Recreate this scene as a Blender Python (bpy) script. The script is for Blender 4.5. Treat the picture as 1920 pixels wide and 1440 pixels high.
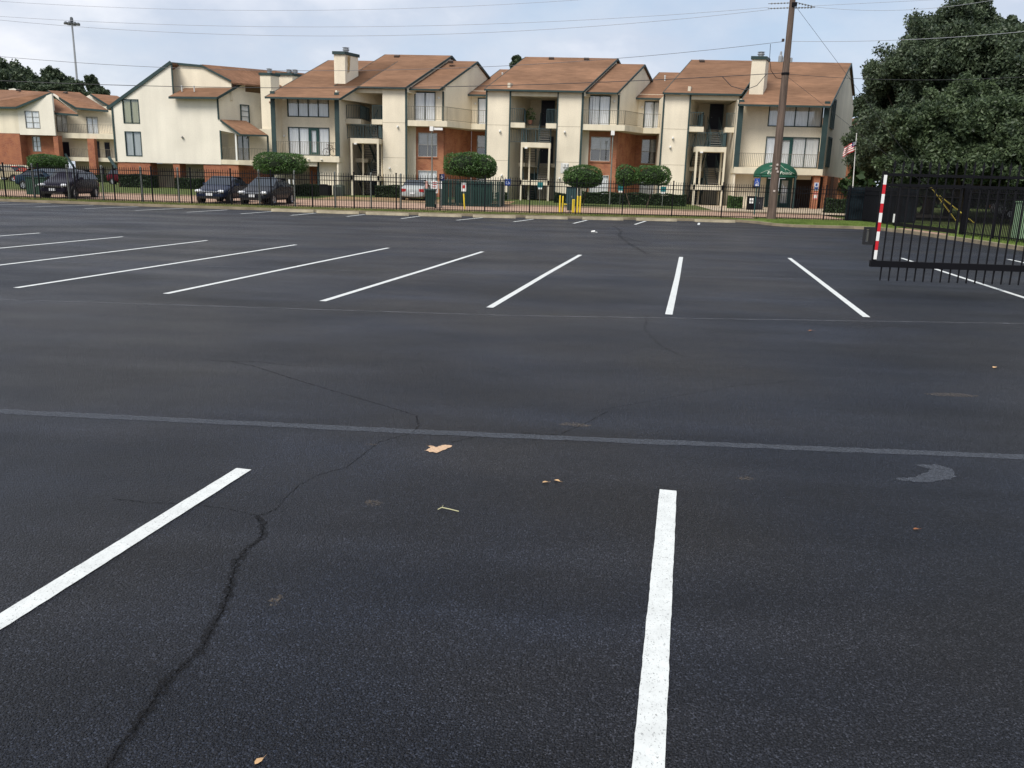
import bpy, math, random
from mathutils import Vector, Matrix
import numpy as np
random.seed(7)
for o in list(bpy.data.objects): bpy.data.objects.remove(o)
S = bpy.context.scene
COL = S.collection
R = math.radians
# ------------------------------------------------------------------ camera
CAM_H = 1.72
F_PX, PITCH, ROLL, YAW = 1560.0, R(13.62), R(1.59), R(4.06)
cam_d = bpy.data.cameras.new('camera'); cam = bpy.data.objects.new('camera', cam_d); COL.objects.link(cam)
cam_d.sensor_width = 36.0; cam_d.sensor_fit = 'HORIZONTAL'; cam_d.lens = F_PX/1920*36.0
cam_d.clip_start = 0.05; cam_d.clip_end = 3000
fw = Vector((-math.sin(YAW)*math.cos(PITCH), math.cos(YAW)*math.cos(PITCH), -math.sin(PITCH)))
r0 = Vector((math.cos(YAW), math.sin(YAW), 0)); u0 = r0.cross(fw)
rt = r0*math.cos(ROLL)+u0*math.sin(ROLL); up = u0*math.cos(ROLL)-r0*math.sin(ROLL)
cam.matrix_world = Matrix(((rt.x, up.x, -fw.x, 0), (rt.y, up.y, -fw.y, 0), (rt.z, up.z, -fw.z, CAM_H), (0, 0, 0, 1)))
S.camera = cam
# ------------------------------------------------------------------ sky and sun
SUN_EL, SUN_AZ = R(52), R(212)      # azimuth clockwise from +Y: behind the camera, to its left
W = bpy.data.worlds.new("World"); S.world = W; W.use_nodes = True
nt = W.node_tree; nt.nodes.clear()
def N(t, typ, **kw):
    n = t.nodes.new(typ)
    for k, v in kw.items():
        if k.startswith('i_'): n.inputs[k[2:].replace('_', ' ')].default_value = v
        else: setattr(n, k, v)
    return n
out = N(nt, 'ShaderNodeOutputWorld'); bg = N(nt, 'ShaderNodeBackground')
sky = N(nt, 'ShaderNodeTexSky'); sky.sky_type = 'NISHITA'; sky.sun_disc = False
sky.sun_elevation = SUN_EL; sky.sun_rotation = SUN_AZ
tc = N(nt, 'ShaderNodeTexCoord')
mp = N(nt, 'ShaderNodeMapping'); mp.inputs['Scale'].default_value = (1.0, 1.0, 2.0); mp.inputs['Location'].default_value = (0.35, 0.1, 0.22)
n1 = N(nt, 'ShaderNodeTexNoise'); n1.inputs['Scale'].default_value = 2.3; n1.inputs['Detail'].default_value = 7; n1.inputs['Roughness'].default_value = .52
n2 = N(nt, 'ShaderNodeTexNoise'); n2.inputs['Scale'].default_value = 5.5; n2.inputs['Detail'].default_value = 8; n2.inputs['Roughness'].default_value = .6
cr = N(nt, 'ShaderNodeValToRGB'); cr.color_ramp.elements[0].position = .36; cr.color_ramp.elements[1].position = .60
cr.color_ramp.elements[0].color = (4.4, 5.5, 6.9, 1); cr.color_ramp.elements[1].color = (8.5, 8.5, 8.8, 1)
e = cr.color_ramp.elements.new(.49); e.color = (5.6, 6.1, 7.0, 1)
cr2 = N(nt, 'ShaderNodeValToRGB'); cr2.color_ramp.elements[0].position = .40; cr2.color_ramp.elements[1].position = .68
cr2.color_ramp.elements[0].color = (.93, .94, .97, 1); cr2.color_ramp.elements[1].color = (1.06, 1.05, 1.04, 1)
mul = N(nt, 'ShaderNodeMix', data_type='RGBA', blend_type='MULTIPLY'); mul.inputs[0].default_value = 1
mix = N(nt, 'ShaderNodeMix', data_type='RGBA'); mix.inputs[0].default_value = .86
L = nt.links.new
L(tc.outputs['Generated'], mp.inputs['Vector']); L(mp.outputs[0], n1.inputs['Vector']); L(mp.outputs[0], n2.inputs['Vector'])
L(n1.outputs[0], cr.inputs[0]); L(n2.outputs[0], cr2.inputs[0])
L(cr.outputs[0], mul.inputs[6]); L(cr2.outputs[0], mul.inputs[7])
L(sky.outputs[0], mix.inputs[6]); L(mul.outputs[2], mix.inputs[7]); L(mix.outputs[2], bg.inputs[0]); bg.inputs[1].default_value = .098
L(bg.outputs[0], out.inputs[0])
sd = bpy.data.lights.new('sun', 'SUN'); sd.energy = 3.1; sd.angle = R(28); sd.color = (1, .95, .87)
sun = bpy.data.objects.new('sun', sd); COL.objects.link(sun)
sdir = Vector((math.sin(SUN_AZ)*math.cos(SUN_EL), math.cos(SUN_AZ)*math.cos(SUN_EL), math.sin(SUN_EL)))
sun.rotation_euler = sdir.to_track_quat('Z', 'Y').to_euler(); sun.location = (0, 0, 60)
S.view_settings.view_transform = 'Standard'; S.view_settings.look = 'None'; S.view_settings.gamma = 1
S.view_settings.exposure = 0.36; S.view_settings.use_curve_mapping = False
S.render.engine = 'CYCLES'

# ------------------------------------------------------------------ helpers
class M:
    def __init__(s, T=None): s.v = []; s.f = []; s.T = T
    def add(s, vs, fs):
        b = len(s.v); s.v += [Vector(v) for v in vs]; s.f += [tuple(b+i for i in f) for f in fs]
    def box(s, x0, x1, y0, y1, z0, z1):
        s.add([(x0,y0,z0),(x1,y0,z0),(x1,y1,z0),(x0,y1,z0),(x0,y0,z1),(x1,y0,z1),(x1,y1,z1),(x0,y1,z1)],
              [(3,2,1,0),(4,5,6,7),(0,1,5,4),(1,2,6,5),(2,3,7,6),(3,0,4,7)])
    def quad(s, *p): s.add(p, [tuple(range(len(p)))])
    def ext(s, pts, vec):
        n = len(pts); vec = Vector(vec); P = [Vector(p) for p in pts]
        s.add(P+[p+vec for p in P], [tuple(range(n))[::-1], tuple(range(n, 2*n))]+[(i, (i+1) % n, n+(i+1) % n, n+i) for i in range(n)])
    def plan(s, pts, z0, z1): s.ext([(x, y, z0) for x, y in pts], (0, 0, z1-z0))
    def elev(s, pts, y0, y1): s.ext([(x, y0, z) for x, z in pts], (0, y1-y0, 0))
    def tube(s, a, b, r0, r1=None, n=8, cap=True):
        a = Vector(a); b = Vector(b); r1 = r0 if r1 is None else r1
        d = (b-a).normalized(); h = Vector((0,0,1)) if abs(d.z) < .9 else Vector((1,0,0))
        e1 = d.cross(h).normalized(); e2 = d.cross(e1)
        vs = []
        for c, r in ((a, r0), (b, r1)):
            for i in range(n):
                t = 2*math.pi*i/n; vs.append(c+e1*math.cos(t)*r+e2*math.sin(t)*r)
        fs = [(i, (i+1) % n, n+(i+1) % n, n+i) for i in range(n)]
        if cap: fs += [tuple(range(n)), tuple(range(n, 2*n))]
        s.add(vs, fs)
    def path(s, pts, r, n=6):
        for a, b in zip(pts[:-1], pts[1:]): s.tube(a, b, r, r, n)
    def bar(s, a, b, w, h):     # rectangular bar from a to b
        a = Vector(a); b = Vector(b); d = (b-a).normalized(); hh = Vector((0,0,1)) if abs(d.z) < .95 else Vector((0,1,0))
        e1 = d.cross(hh).normalized()*w/2; e2 = e1.cross(d).normalized()*h/2
        s.add([a-e1-e2, a+e1-e2, a+e1+e2, a-e1+e2, b-e1-e2, b+e1-e2, b+e1+e2, b-e1+e2],
              [(3,2,1,0),(4,5,6,7),(0,1,5,4),(1,2,6,5),(2,3,7,6),(3,0,4,7)])
    def lathe(s, c, prof, n=14):
        vs = []
        for r, z in prof:
            for i in range(n):
                t = 2*math.pi*i/n; vs.append((c[0]+r*math.cos(t), c[1]+r*math.sin(t), c[2]+z))
        fs = [(k*n+i, k*n+(i+1) % n, (k+1)*n+(i+1) % n, (k+1)*n+i) for k in range(len(prof)-1) for i in range(n)]
        s.add(vs, fs)
    def build(s, name, mat, parent=None, smooth=False, label=None):
        o = org(parent); T = s.T
        vs = [((T @ v) if T else v)-o for v in s.v]
        me = bpy.data.meshes.new(name); me.from_pydata([tuple(v) for v in vs], [], s.f); me.update()
        import bmesh
        bm = bmesh.new(); bm.from_mesh(me); bmesh.ops.recalc_face_normals(bm, faces=bm.faces); bm.to_mesh(me); bm.free()
        if mat: me.materials.append(mat)
        if smooth:
            for p in me.polygons: p.use_smooth = True
        ob = bpy.data.objects.new(name, me); COL.objects.link(ob)
        if parent: ob.parent = parent
        if label: ob['label'] = label
        return ob
def org(p):
    v = Vector((0,0,0))
    while p: v += p.location; p = p.parent
    return v
def tag(o, label=None, cat=None, group=None, kind=None):
    if label: o['label'] = label
    if cat: o['category'] = cat
    if group: o['group'] = group
    if kind: o['kind'] = kind
    return o
def thing(name, label, cat, loc=(0,0,0), group=None):
    o = bpy.data.objects.new(name, None); COL.objects.link(o); o.location = loc; o.empty_display_size = .3
    return tag(o, label, cat, group)
def copy_tree(o, parent=None, loc=None):
    c = o.copy(); COL.objects.link(c)
    if parent: c.parent = parent
    if loc is not None: c.location = loc
    for ch in o.children: copy_tree(ch, c)
    return c

# ------------------------------------------------------------------ materials
def mat(name, col, rough=.8, var=.0, scale=3.0, bump=0.0, bscale=40.0, metal=0.0, spec=.3, col2=None, coord='Object', stretch=(1,1,1), lo=.35, hi=.65, det=6):
    m = bpy.data.materials.new(name); m.use_nodes = True; t = m.node_tree; b = t.nodes['Principled BSDF']
    b.inputs['Roughness'].default_value = rough; b.inputs['Metallic'].default_value = metal; b.inputs['Specular IOR Level'].default_value = spec
    b.inputs['Base Color'].default_value = (*col, 1)
    tcn = t.nodes.new('ShaderNodeTexCoord'); mpn = t.nodes.new('ShaderNodeMapping'); mpn.inputs['Scale'].default_value = stretch
    t.links.new(tcn.outputs[coord], mpn.inputs[0])
    if var > 0 or col2:
        c2 = col2 or tuple(max(0, c*(1-var)) for c in col); c1 = col if col2 else tuple(min(1, c*(1+var*.6)) for c in col)
        nz = t.nodes.new('ShaderNodeTexNoise'); nz.inputs['Scale'].default_value = scale; nz.inputs['Detail'].default_value = det; nz.inputs['Roughness'].default_value = .6
        rp = t.nodes.new('ShaderNodeValToRGB'); rp.color_ramp.elements[0].position = lo; rp.color_ramp.elements[1].position = hi
        rp.color_ramp.elements[0].color = (*c2, 1); rp.color_ramp.elements[1].color = (*c1, 1)
        t.links.new(mpn.outputs[0], nz.inputs['Vector']); t.links.new(nz.outputs[0], rp.inputs[0]); t.links.new(rp.outputs[0], b.inputs['Base Color'])
    if bump > 0:
        nz = t.nodes.new('ShaderNodeTexNoise'); nz.inputs['Scale'].default_value = bscale; nz.inputs['Detail'].default_value = 4
        bp = t.nodes.new('ShaderNodeBump'); bp.inputs['Strength'].default_value = bump; bp.inputs['Distance'].default_value = .02
        t.links.new(mpn.outputs[0], nz.inputs['Vector']); t.links.new(nz.outputs[0], bp.inputs['Height']); t.links.new(bp.outputs[0], b.inputs['Normal'])
    return m
def layered_stucco(name, col, dirt=.12):
    m = mat(name, col, .92, spec=.12, bump=.35, bscale=18)
    t = m.node_tree; b = t.nodes['Principled BSDF']; L = t.links.new
    tcn = t.nodes.new('ShaderNodeTexCoord')
    def layer(sc, stretch, lo, hi, amt, det=6):
        mp_ = t.nodes.new('ShaderNodeMapping'); mp_.inputs['Scale'].default_value = stretch
        nz = t.nodes.new('ShaderNodeTexNoise'); nz.inputs['Scale'].default_value = sc; nz.inputs['Detail'].default_value = det
        mr = t.nodes.new('ShaderNodeMapRange'); mr.inputs[1].default_value = lo; mr.inputs[2].default_value = hi; mr.inputs[3].default_value = 1-amt; mr.inputs[4].default_value = 1.03
        L(tcn.outputs['Object'], mp_.inputs[0]); L(mp_.outputs[0], nz.inputs['Vector']); L(nz.outputs[0], mr.inputs[0]); return mr
    a = layer(.35, (1,1,1), .3, .6, dirt); c = layer(1.2, (1,1,.12), .3, .65, dirt*.8); d = layer(14, (1,1,1), .35, .6, .06)
    m1 = t.nodes.new('ShaderNodeMath'); m1.operation = 'MULTIPLY'; m2 = t.nodes.new('ShaderNodeMath'); m2.operation = 'MULTIPLY'
    L(a.outputs[0], m1.inputs[0]); L(c.outputs[0], m1.inputs[1]); L(m1.outputs[0], m2.inputs[0]); L(d.outputs[0], m2.inputs[1])
    vm = t.nodes.new('ShaderNodeVectorMath'); vm.operation = 'SCALE'; vm.inputs[0].default_value = col; L(m2.outputs[0], vm.inputs['Scale'])
    L(vm.outputs[0], b.inputs['Base Color'])
    return m
STUCCO = layered_stucco('stucco_cream', (.79, .71, .565), .12)
STUCCO_SHADE = layered_stucco('stucco_recess_shade', (.70, .63, .50), .16)  # darker copy of the cream stucco, recess shade put into its colour
STUCCO_W = layered_stucco('stucco_pale', (.77, .72, .62), .08)
SLAB = mat('slab_cream', (.68, .61, .47), .85, var=.14, scale=1.5, stretch=(1,1,.3))
GREEN = mat('trim_green', (.028, .052, .052), .55, var=.15, scale=2)
GREEN2 = mat('rail_green', (.045, .075, .08), .5)
RAIL = mat('rail_bronze', (.17, .15, .11), .55)
TREAD = mat('stair_concrete', (.23, .21, .19), .85)
DARK = mat('dark_recess', (.03, .028, .026), .9)
BLACK = mat('black_steel', (.006, .006, .008), .6, spec=.12)
GREYP = mat('galvanised_post', (.20, .21, .19), .6, metal=.3, var=.2, scale=4)
DOORB = mat('door_navy', (.012, .014, .028), .45)
DOORG = mat('door_green', (.02, .065, .06), .4)
CURT = mat('curtain_white', (.78, .78, .78), .95, var=.25, scale=5, stretch=(3,3,.12), lo=.3, hi=.7)
BLIND = mat('blind_grey', (.38, .38, .37), .95, var=.18, scale=2, stretch=(1,1,5))
BLIND_Y = mat('blind_khaki', (.34, .33, .20), .95, var=.2, scale=6, stretch=(3,3,.1))
INT = mat('room_dark', (.06, .055, .05), .95)  # flat sheet behind the panes, unlit interior put into its colour
WHITEP = mat('white_paint', (.74, .74, .72), .6)
METAL = mat('grey_metal', (.35, .36, .37), .45, metal=.6)
def glass(name='pane_glass'):
    m = bpy.data.materials.new(name); m.use_nodes = True; t = m.node_tree; t.nodes.clear()
    o = N(t, 'ShaderNodeOutputMaterial'); g = N(t, 'ShaderNodeBsdfGlossy'); g.inputs['Roughness'].default_value = .03; g.inputs[0].default_value = (.9, .95, 1, 1)
    tr = N(t, 'ShaderNodeBsdfTransparent'); tr.inputs[0].default_value = (.96, .97, .97, 1)
    fc = N(t, 'ShaderNodeLayerWeight'); fc.inputs[0].default_value = .5
    pw = N(t, 'ShaderNodeMath', operation='POWER'); pw.inputs[1].default_value = 4; t.links.new(fc.outputs['Facing'], pw.inputs[0])
    lw = N(t, 'ShaderNodeMath', operation='MULTIPLY_ADD'); lw.inputs[1].default_value = .8; lw.inputs[2].default_value = .13; t.links.new(pw.outputs[0], lw.inputs[0])
    mx = N(t, 'ShaderNodeMixShader'); L = t.links.new
    L(lw.outputs[0], mx.inputs[0]); L(tr.outputs[0], mx.inputs[1]); L(g.outputs[0], mx.inputs[2]); L(mx.outputs[0], o.inputs[0])
    return m
GLASS = glass()
def brick_mat(name, c1, c2, c3, mortar=(.36, .27, .2), sc=1.0):
    m = bpy.data.materials.new(name); m.use_nodes = True; t = m.node_tree; b = t.nodes['Principled BSDF']; b.inputs['Roughness'].default_value = .92; b.inputs['Specular IOR Level'].default_value = .15
    L = t.links.new
    tcn = N(t, 'ShaderNodeTexCoord'); sx = N(t, 'ShaderNodeSeparateXYZ'); ad = N(t, 'ShaderNodeMath', operation='ADD'); cx = N(t, 'ShaderNodeCombineXYZ')
    L(tcn.outputs['Object'], sx.inputs[0]); L(sx.outputs[0], ad.inputs[0]); L(sx.outputs[1], ad.inputs[1]); L(ad.outputs[0], cx.inputs[0]); L(sx.outputs[2], cx.inputs[1])
    br = N(t, 'ShaderNodeTexBrick'); br.inputs['Scale'].default_value = 4.2*sc; br.inputs['Mortar Size'].default_value = .012; br.inputs['Bias'].default_value = 0
    br.inputs['Color1'].default_value = (*c1, 1); br.inputs['Color2'].default_value = (*c2, 1); br.inputs['Mortar'].default_value = (*mortar, 1)
    br.inputs['Brick Width'].default_value = .9; br.inputs['Row Height'].default_value = .31
    L(cx.outputs[0], br.inputs['Vector'])
    nz = N(t, 'ShaderNodeTexNoise'); nz.inputs['Scale'].default_value = 1.3; nz.inputs['Detail'].default_value = 8; L(cx.outputs[0], nz.inputs['Vector'])
    rp = N(t, 'ShaderNodeValToRGB'); rp.color_ramp.elements[0].position = .38; rp.color_ramp.elements[1].position = .62; L(nz.outputs[0], rp.inputs[0])
    mx = N(t, 'ShaderNodeMix', data_type='RGBA'); mx.inputs[7].default_value = (*c3, 1); L(br.outputs[0], mx.inputs[6])
    mm = N(t, 'ShaderNodeMath', operation='MULTIPLY'); mm.inputs[1].default_value = .55; L(rp.outputs[0], mm.inputs[0]); L(mm.outputs[0], mx.inputs[0])
    L(mx.outputs[2], b.inputs['Base Color'])
    return m
BRICK = brick_mat('brick_orange', (.36, .135, .07), (.25, .085, .05), (.46, .22, .12))
BRICK_L = brick_mat('brick_red', (.33, .12, .065), (.24, .08, .05), (.40, .17, .09))
def roof_mat(name, base):
    m = mat(name, base, .95, spec=.1, bump=.4, bscale=25); t = m.node_tree; b = t.nodes['Principled BSDF']; L = t.links.new
    tcn = N(t, 'ShaderNodeTexCoord')
    def nz(sc, st, lo, hi, a, bb, det=6):
        mp_ = N(t, 'ShaderNodeMapping'); mp_.inputs['Scale'].default_value = st
        n = N(t, 'ShaderNodeTexNoise'); n.inputs['Scale'].default_value = sc; n.inputs['Detail'].default_value = det
        mr = N(t, 'ShaderNodeMapRange'); mr.inputs[1].default_value = lo; mr.inputs[2].default_value = hi; mr.inputs[3].default_value = a; mr.inputs[4].default_value = bb
        L(tcn.outputs['Object'], mp_.inputs[0]); L(mp_.outputs[0], n.inputs['Vector']); L(n.outputs[0], mr.inputs[0]); return mr.outputs[0]
    a = nz(.5, (.5,1,1), .3, .7, .78, 1.12); c = nz(4, (.35,2,2), .3, .7, .80, 1.14); d = nz(16, (1,2.5,2.5), .3, .7, .88, 1.1)
    wv = N(t, 'ShaderNodeTexWave'); wv.bands_direction = 'Y'; wv.inputs['Scale'].default_value = 1.15; wv.inputs['Distortion'].default_value = .6; wv.inputs['Detail'].default_value = 2
    L(tcn.outputs['Object'], wv.inputs['Vector'])
    mr = N(t, 'ShaderNodeMapRange'); mr.inputs[3].default_value = .93; mr.inputs[4].default_value = 1.03; L(wv.outputs[1], mr.inputs[0])
    x = None
    for q in (a, c, d, mr.outputs[0]):
        if x is None: x = q; continue
        k = N(t, 'ShaderNodeMath', operation='MULTIPLY'); L(x, k.inputs[0]); L(q, k.inputs[1]); x = k.outputs[0]
    # reddish-tan hue patches
    mp_ = N(t, 'ShaderNodeMapping'); mp_.inputs['Scale'].default_value = (.5, 1.2, 1.2)
    n = N(t, 'ShaderNodeTexNoise'); n.inputs['Scale'].default_value = .8; n.inputs['Detail'].default_value = 8; L(tcn.outputs['Object'], mp_.inputs[0]); L(mp_.outputs[0], n.inputs['Vector'])
    rp = N(t, 'ShaderNodeValToRGB'); rp.color_ramp.elements[0].position = .45; rp.color_ramp.elements[1].position = .7
    rp.color_ramp.elements[0].color = (*base, 1); rp.color_ramp.elements[1].color = (base[0]*1.3, base[1]*1.28, base[2]*1.25, 1); L(n.outputs[0], rp.inputs[0])
    vm = N(t, 'ShaderNodeVectorMath', operation='SCALE'); L(rp.outputs[0], vm.inputs[0]); L(x, vm.inputs['Scale']); L(vm.outputs[0], b.inputs['Base Color'])
    return m
ROOF = roof_mat('shingle_brown', (.198, .112, .070))
ROOF_D = roof_mat('shingle_red_brown', (.198, .108, .068))

def asphalt_mat():
    m = bpy.data.materials.new('asphalt_sealed'); m.use_nodes = True; t = m.node_tree; b = t.nodes['Principled BSDF']; L = t.links.new
    tcn = N(t, 'ShaderNodeTexCoord')
    def nz(sc, det, lo, hi, a, bb, st=(1,1,1), ro=.55, dist=0):
        mp_ = N(t, 'ShaderNodeMapping'); mp_.inputs['Scale'].default_value = st
        n = N(t, 'ShaderNodeTexNoise'); n.inputs['Scale'].default_value = sc; n.inputs['Detail'].default_value = det; n.inputs['Roughness'].default_value = ro; n.inputs['Distortion'].default_value = dist
        mr = N(t, 'ShaderNodeMapRange'); mr.inputs[1].default_value = lo; mr.inputs[2].default_value = hi; mr.inputs[3].default_value = a; mr.inputs[4].default_value = bb
        L(tcn.outputs['Object'], mp_.inputs[0]); L(mp_.outputs[0], n.inputs['Vector']); L(n.outputs[0], mr.inputs[0]); return mr.outputs[0], n.outputs[0]
    def mulm(a, bb):
        k = N(t, 'ShaderNodeMath', operation='MULTIPLY'); L(a, k.inputs[0]); L(bb, k.inputs[1]); return k.outputs[0]
    big, _ = nz(.42, 5, .35, .66, .76, 1.32, (.7, 1, 1), dist=.6)
    mid, _ = nz(2.2, 6, .35, .7, .90, 1.14, (.4, 1.2, 1))
    sheen_streak, _ = nz(.8, 7, .45, .72, .94, 1.5, (.18, 1.6, 1))  # pale streaks: sealcoat sheen put into the base colour
    grain, _ = nz(150, 5, .38, .64, .12, 2.5)
    vo = N(t, 'ShaderNodeTexVoronoi'); vo.inputs['Scale'].default_value = 130; L(tcn.outputs['Object'], vo.inputs['Vector'])
    sp = N(t, 'ShaderNodeSeparateColor'); L(vo.outputs['Color'], sp.inputs[0])
    gm = N(t, 'ShaderNodeMapRange'); gm.inputs[1].default_value = .70; gm.inputs[2].default_value = 1.0; gm.inputs[3].default_value = 1.0; gm.inputs[4].default_value = 2.9; L(sp.outputs[0], gm.inputs[0])
    x = mulm(mulm(mulm(big, mid), mulm(sheen_streak, grain)), gm.outputs[0])
    # hue drift; the bluish grey is sky reflection put into the colour
    _, hn = nz(.35, 3, 0, 1, 0, 1, (.8, 1, 1))
    rp = N(t, 'ShaderNodeValToRGB'); rp.color_ramp.elements[0].position = .42; rp.color_ramp.elements[1].position = .6
    rp.color_ramp.elements[0].color = (.0076, .0092, .0138, 1); rp.color_ramp.elements[1].color = (.0098, .0100, .0116, 1); L(hn, rp.inputs[0])
    vm = N(t, 'ShaderNodeVectorMath', operation='SCALE'); L(rp.outputs[0], vm.inputs[0]); L(x, vm.inputs['Scale']); L(vm.outputs[0], b.inputs['Base Color'])
    ro, _ = nz(.5, 5, .35, .65, .33, .50, (.5, 1, 1)); L(ro, b.inputs['Roughness']); b.inputs['Specular IOR Level'].default_value = .13
    b1 = N(t, 'ShaderNodeBump'); b1.inputs['Strength'].default_value = .95; b1.inputs['Distance'].default_value = .008; L(vo.outputs['Distance'], b1.inputs['Height']); b1.invert = True
    nn = N(t, 'ShaderNodeTexNoise'); nn.inputs['Scale'].default_value = 60; nn.inputs['Detail'].default_value = 5; L(tcn.outputs['Object'], nn.inputs['Vector'])
    b2 = N(t, 'ShaderNodeBump'); b2.inputs['Strength'].default_value = .8; b2.inputs['Distance'].default_value = .008; L(nn.outputs[0], b2.inputs['Height']); L(b1.outputs[0], b2.inputs['Normal'])
    L(b2.outputs[0], b.inputs['Normal'])
    return m
ASPHALT = asphalt_mat()
def worn_mat(name, col, rough=.7, lo=.42, hi=.58, scale=30, base_alpha=0.0, stretch=(1,1,1), top=1.0):
    # paint or stain that has worn through in places; also crack shade
    m = mat(name, col, rough, var=.10, scale=9, spec=.25); t = m.node_tree; b = t.nodes['Principled BSDF']; L = t.links.new
    tcn = N(t, 'ShaderNodeTexCoord'); mp_ = N(t, 'ShaderNodeMapping'); mp_.inputs['Scale'].default_value = stretch
    n = N(t, 'ShaderNodeTexNoise'); n.inputs['Scale'].default_value = scale; n.inputs['Detail'].default_value = 8; n.inputs['Roughness'].default_value = .7
    mr = N(t, 'ShaderNodeMapRange'); mr.inputs[1].default_value = lo; mr.inputs[2].default_value = hi; mr.inputs[3].default_value = base_alpha; mr.inputs[4].default_value = top
    L(tcn.outputs['Object'], mp_.inputs[0]); L(mp_.outputs[0], n.inputs['Vector']); L(n.outputs[0], mr.inputs[0]); L(mr.outputs[0], b.inputs['Alpha'])
    return m
PAINT = worn_mat('road_paint_white', (.56, .58, .57), .8, .34, .44, 150, .3, (1, .6, 1))
OLD = worn_mat('old_line_stain', (.085, .095, .115), .7, .30, .66, 34, .1, (1, 2, 1), .75)
OLDT = worn_mat('old_thin_stain', (.13, .135, .15), .75, .40, .62, 9, .1, (.4, 2, 1), .7)
CRACK = worn_mat('crack_shade', (.006, .006, .007), .95, .38, .60, 60, .0, (1, 1, 1), .8)  # shadow inside the cracks, painted as flat dark strips
CONC = mat('concrete_kerb', (.25, .205, .14), .95, var=.28, scale=1.6, bump=.4, bscale=30)
STOPM = mat('wheel_stop_concrete', (.36, .31, .22), .95, var=.25, scale=2.5, bump=.4, bscale=30)
GRASS = mat('lawn_green', (.115, .135, .05), 1, col2=(.06, .085, .03), scale=2.2, spec=.05, bump=1, bscale=30)
DRYG = mat('dry_grass', (.21, .17, .085), 1, col2=(.09, .095, .035), scale=3, spec=.05, bump=1, bscale=30, lo=.38, hi=.6)
ROADT = mat('drive_pinkish', (.40, .27, .20), .95, col2=(.30, .20, .145), scale=.8, spec=.1)
DIRT = mat('dirt_tan', (.33, .22, .13), 1, col2=(.20, .14, .08), scale=1.2, spec=.05)
WALKM = mat('walk_concrete', (.42, .34, .25), .95, var=.15, scale=1)
BARK = mat('bark', (.085, .065, .045), .95, var=.35, scale=6, stretch=(1,1,.25), bump=.6, bscale=12)
POLEM = mat('pole_wood', (.125, .09, .072), .9, var=.38, scale=3.5, stretch=(4,4,.22), bump=.5, bscale=20)
YELLOW = mat('yellow_paint', (.75, .55, .04), .5)
def leaf_mat(name, a, b_, tr=.25):
    m = bpy.data.materials.new(name); m.use_nodes = True; t = m.node_tree; b = t.nodes['Principled BSDF']; L = t.links.new
    tcn = N(t, 'ShaderNodeTexCoord'); n = N(t, 'ShaderNodeTexNoise'); n.inputs['Scale'].default_value = .9; n.inputs['Detail'].default_value = 4
    n2_ = N(t, 'ShaderNodeTexWhiteNoise'); g = N(t, 'ShaderNodeNewGeometry')
    L(tcn.outputs['Object'], n.inputs['Vector'])
    ad = N(t, 'ShaderNodeMath', operation='MULTIPLY_ADD'); ad.inputs[1].default_value = .5; L(g.outputs['Random Per Island'], ad.inputs[0]); L(n.outputs[0], ad.inputs[2])
    rp = N(t, 'ShaderNodeValToRGB'); rp.color_ramp.elements[0].position = .45; rp.color_ramp.elements[1].position = 1.0
    rp.color_ramp.elements[0].color = (*a, 1); rp.color_ramp.elements[1].color = (*b_, 1); L(ad.outputs[0], rp.inputs[0]); L(rp.outputs[0], b.inputs['Base Color'])
    b.inputs['Roughness'].default_value = .5; b.inputs['Specular IOR Level'].default_value = .35
    tl = N(t, 'ShaderNodeBsdfTranslucent'); L(rp.outputs[0], tl.inputs[0]); mx = N(t, 'ShaderNodeMixShader'); mx.inputs[0].default_value = tr
    o = t.nodes['Material Output']; L(b.outputs[0], mx.inputs[1]); L(tl.outputs[0], mx.inputs[2]); L(mx.outputs[0], o.inputs[0])
    return m
LEAF = leaf_mat('leaf_dark', (.022, .038, .024), (.10, .135, .072))
LEAF2 = leaf_mat('leaf_mid', (.024, .042, .023), (.10, .14, .065))
LEAFB = leaf_mat('leaf_topiary', (.032, .070, .020), (.085, .165, .04))
LEAFH = leaf_mat('leaf_hedge', (.016, .032, .015), (.045, .08, .028))

# ------------------------------------------------------------------ ground
def gz(y):            # ground height beyond the kerb
    if y < 46: return .14
    if y < 66: return .14+.26*(y-46)/20
    return .4
KERB = [(-70, 45.2), (-45, 44.2), (-31, 43.2), (-22, 42.2), (-12, 41.7), (-3.4, 42.7), (4.4, 44.7), (8.6, 45.3), (9.1, 44.2), (9.5, 42.2), (10.3, 41.2), (11.8, 41.3), (13.2, 41.5), (14.1, 40.9), (14.5, 38), (14.6, 33), (14.5, 28), (14.4, 15), (14.4, -20)]
m_ = M(); m_.add([(x, y, 0) for x, y in KERB]+[(-70, -20, 0)], [tuple(range(len(KERB)+1))]); lot = m_.build('parking_lot', ASPHALT); tag(lot, kind='structure')
m_ = M(); m_.box(-900, 900, -400, 1200, -.6, -.06); tag(m_.build('ground', DRYG), kind='structure')
def offset(pts, d):
    o = []
    for i, p in enumerate(pts):
        a = Vector(pts[max(0, i-1)]); b = Vector(pts[min(len(pts)-1, i+1)]); t = (b-a).normalized(); n = Vector((-t.y, t.x)); o.append((p[0]+n.x*d, p[1]+n.y*d))
    return o
K2 = offset(KERB, .16)
m_ = M()
for i in range(len(KERB)-1):
    a, b = KERB[i], KERB[i+1]; c, d = K2[i+1], K2[i]
    m_.add([(*a, -.02), (*b, -.02), (*b, .13), (*a, .13), (*d, .13), (*c, .13)], [(0,1,2,3), (3,2,5,4)])
tag(m_.build('kerb', CONC), kind='structure')
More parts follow.
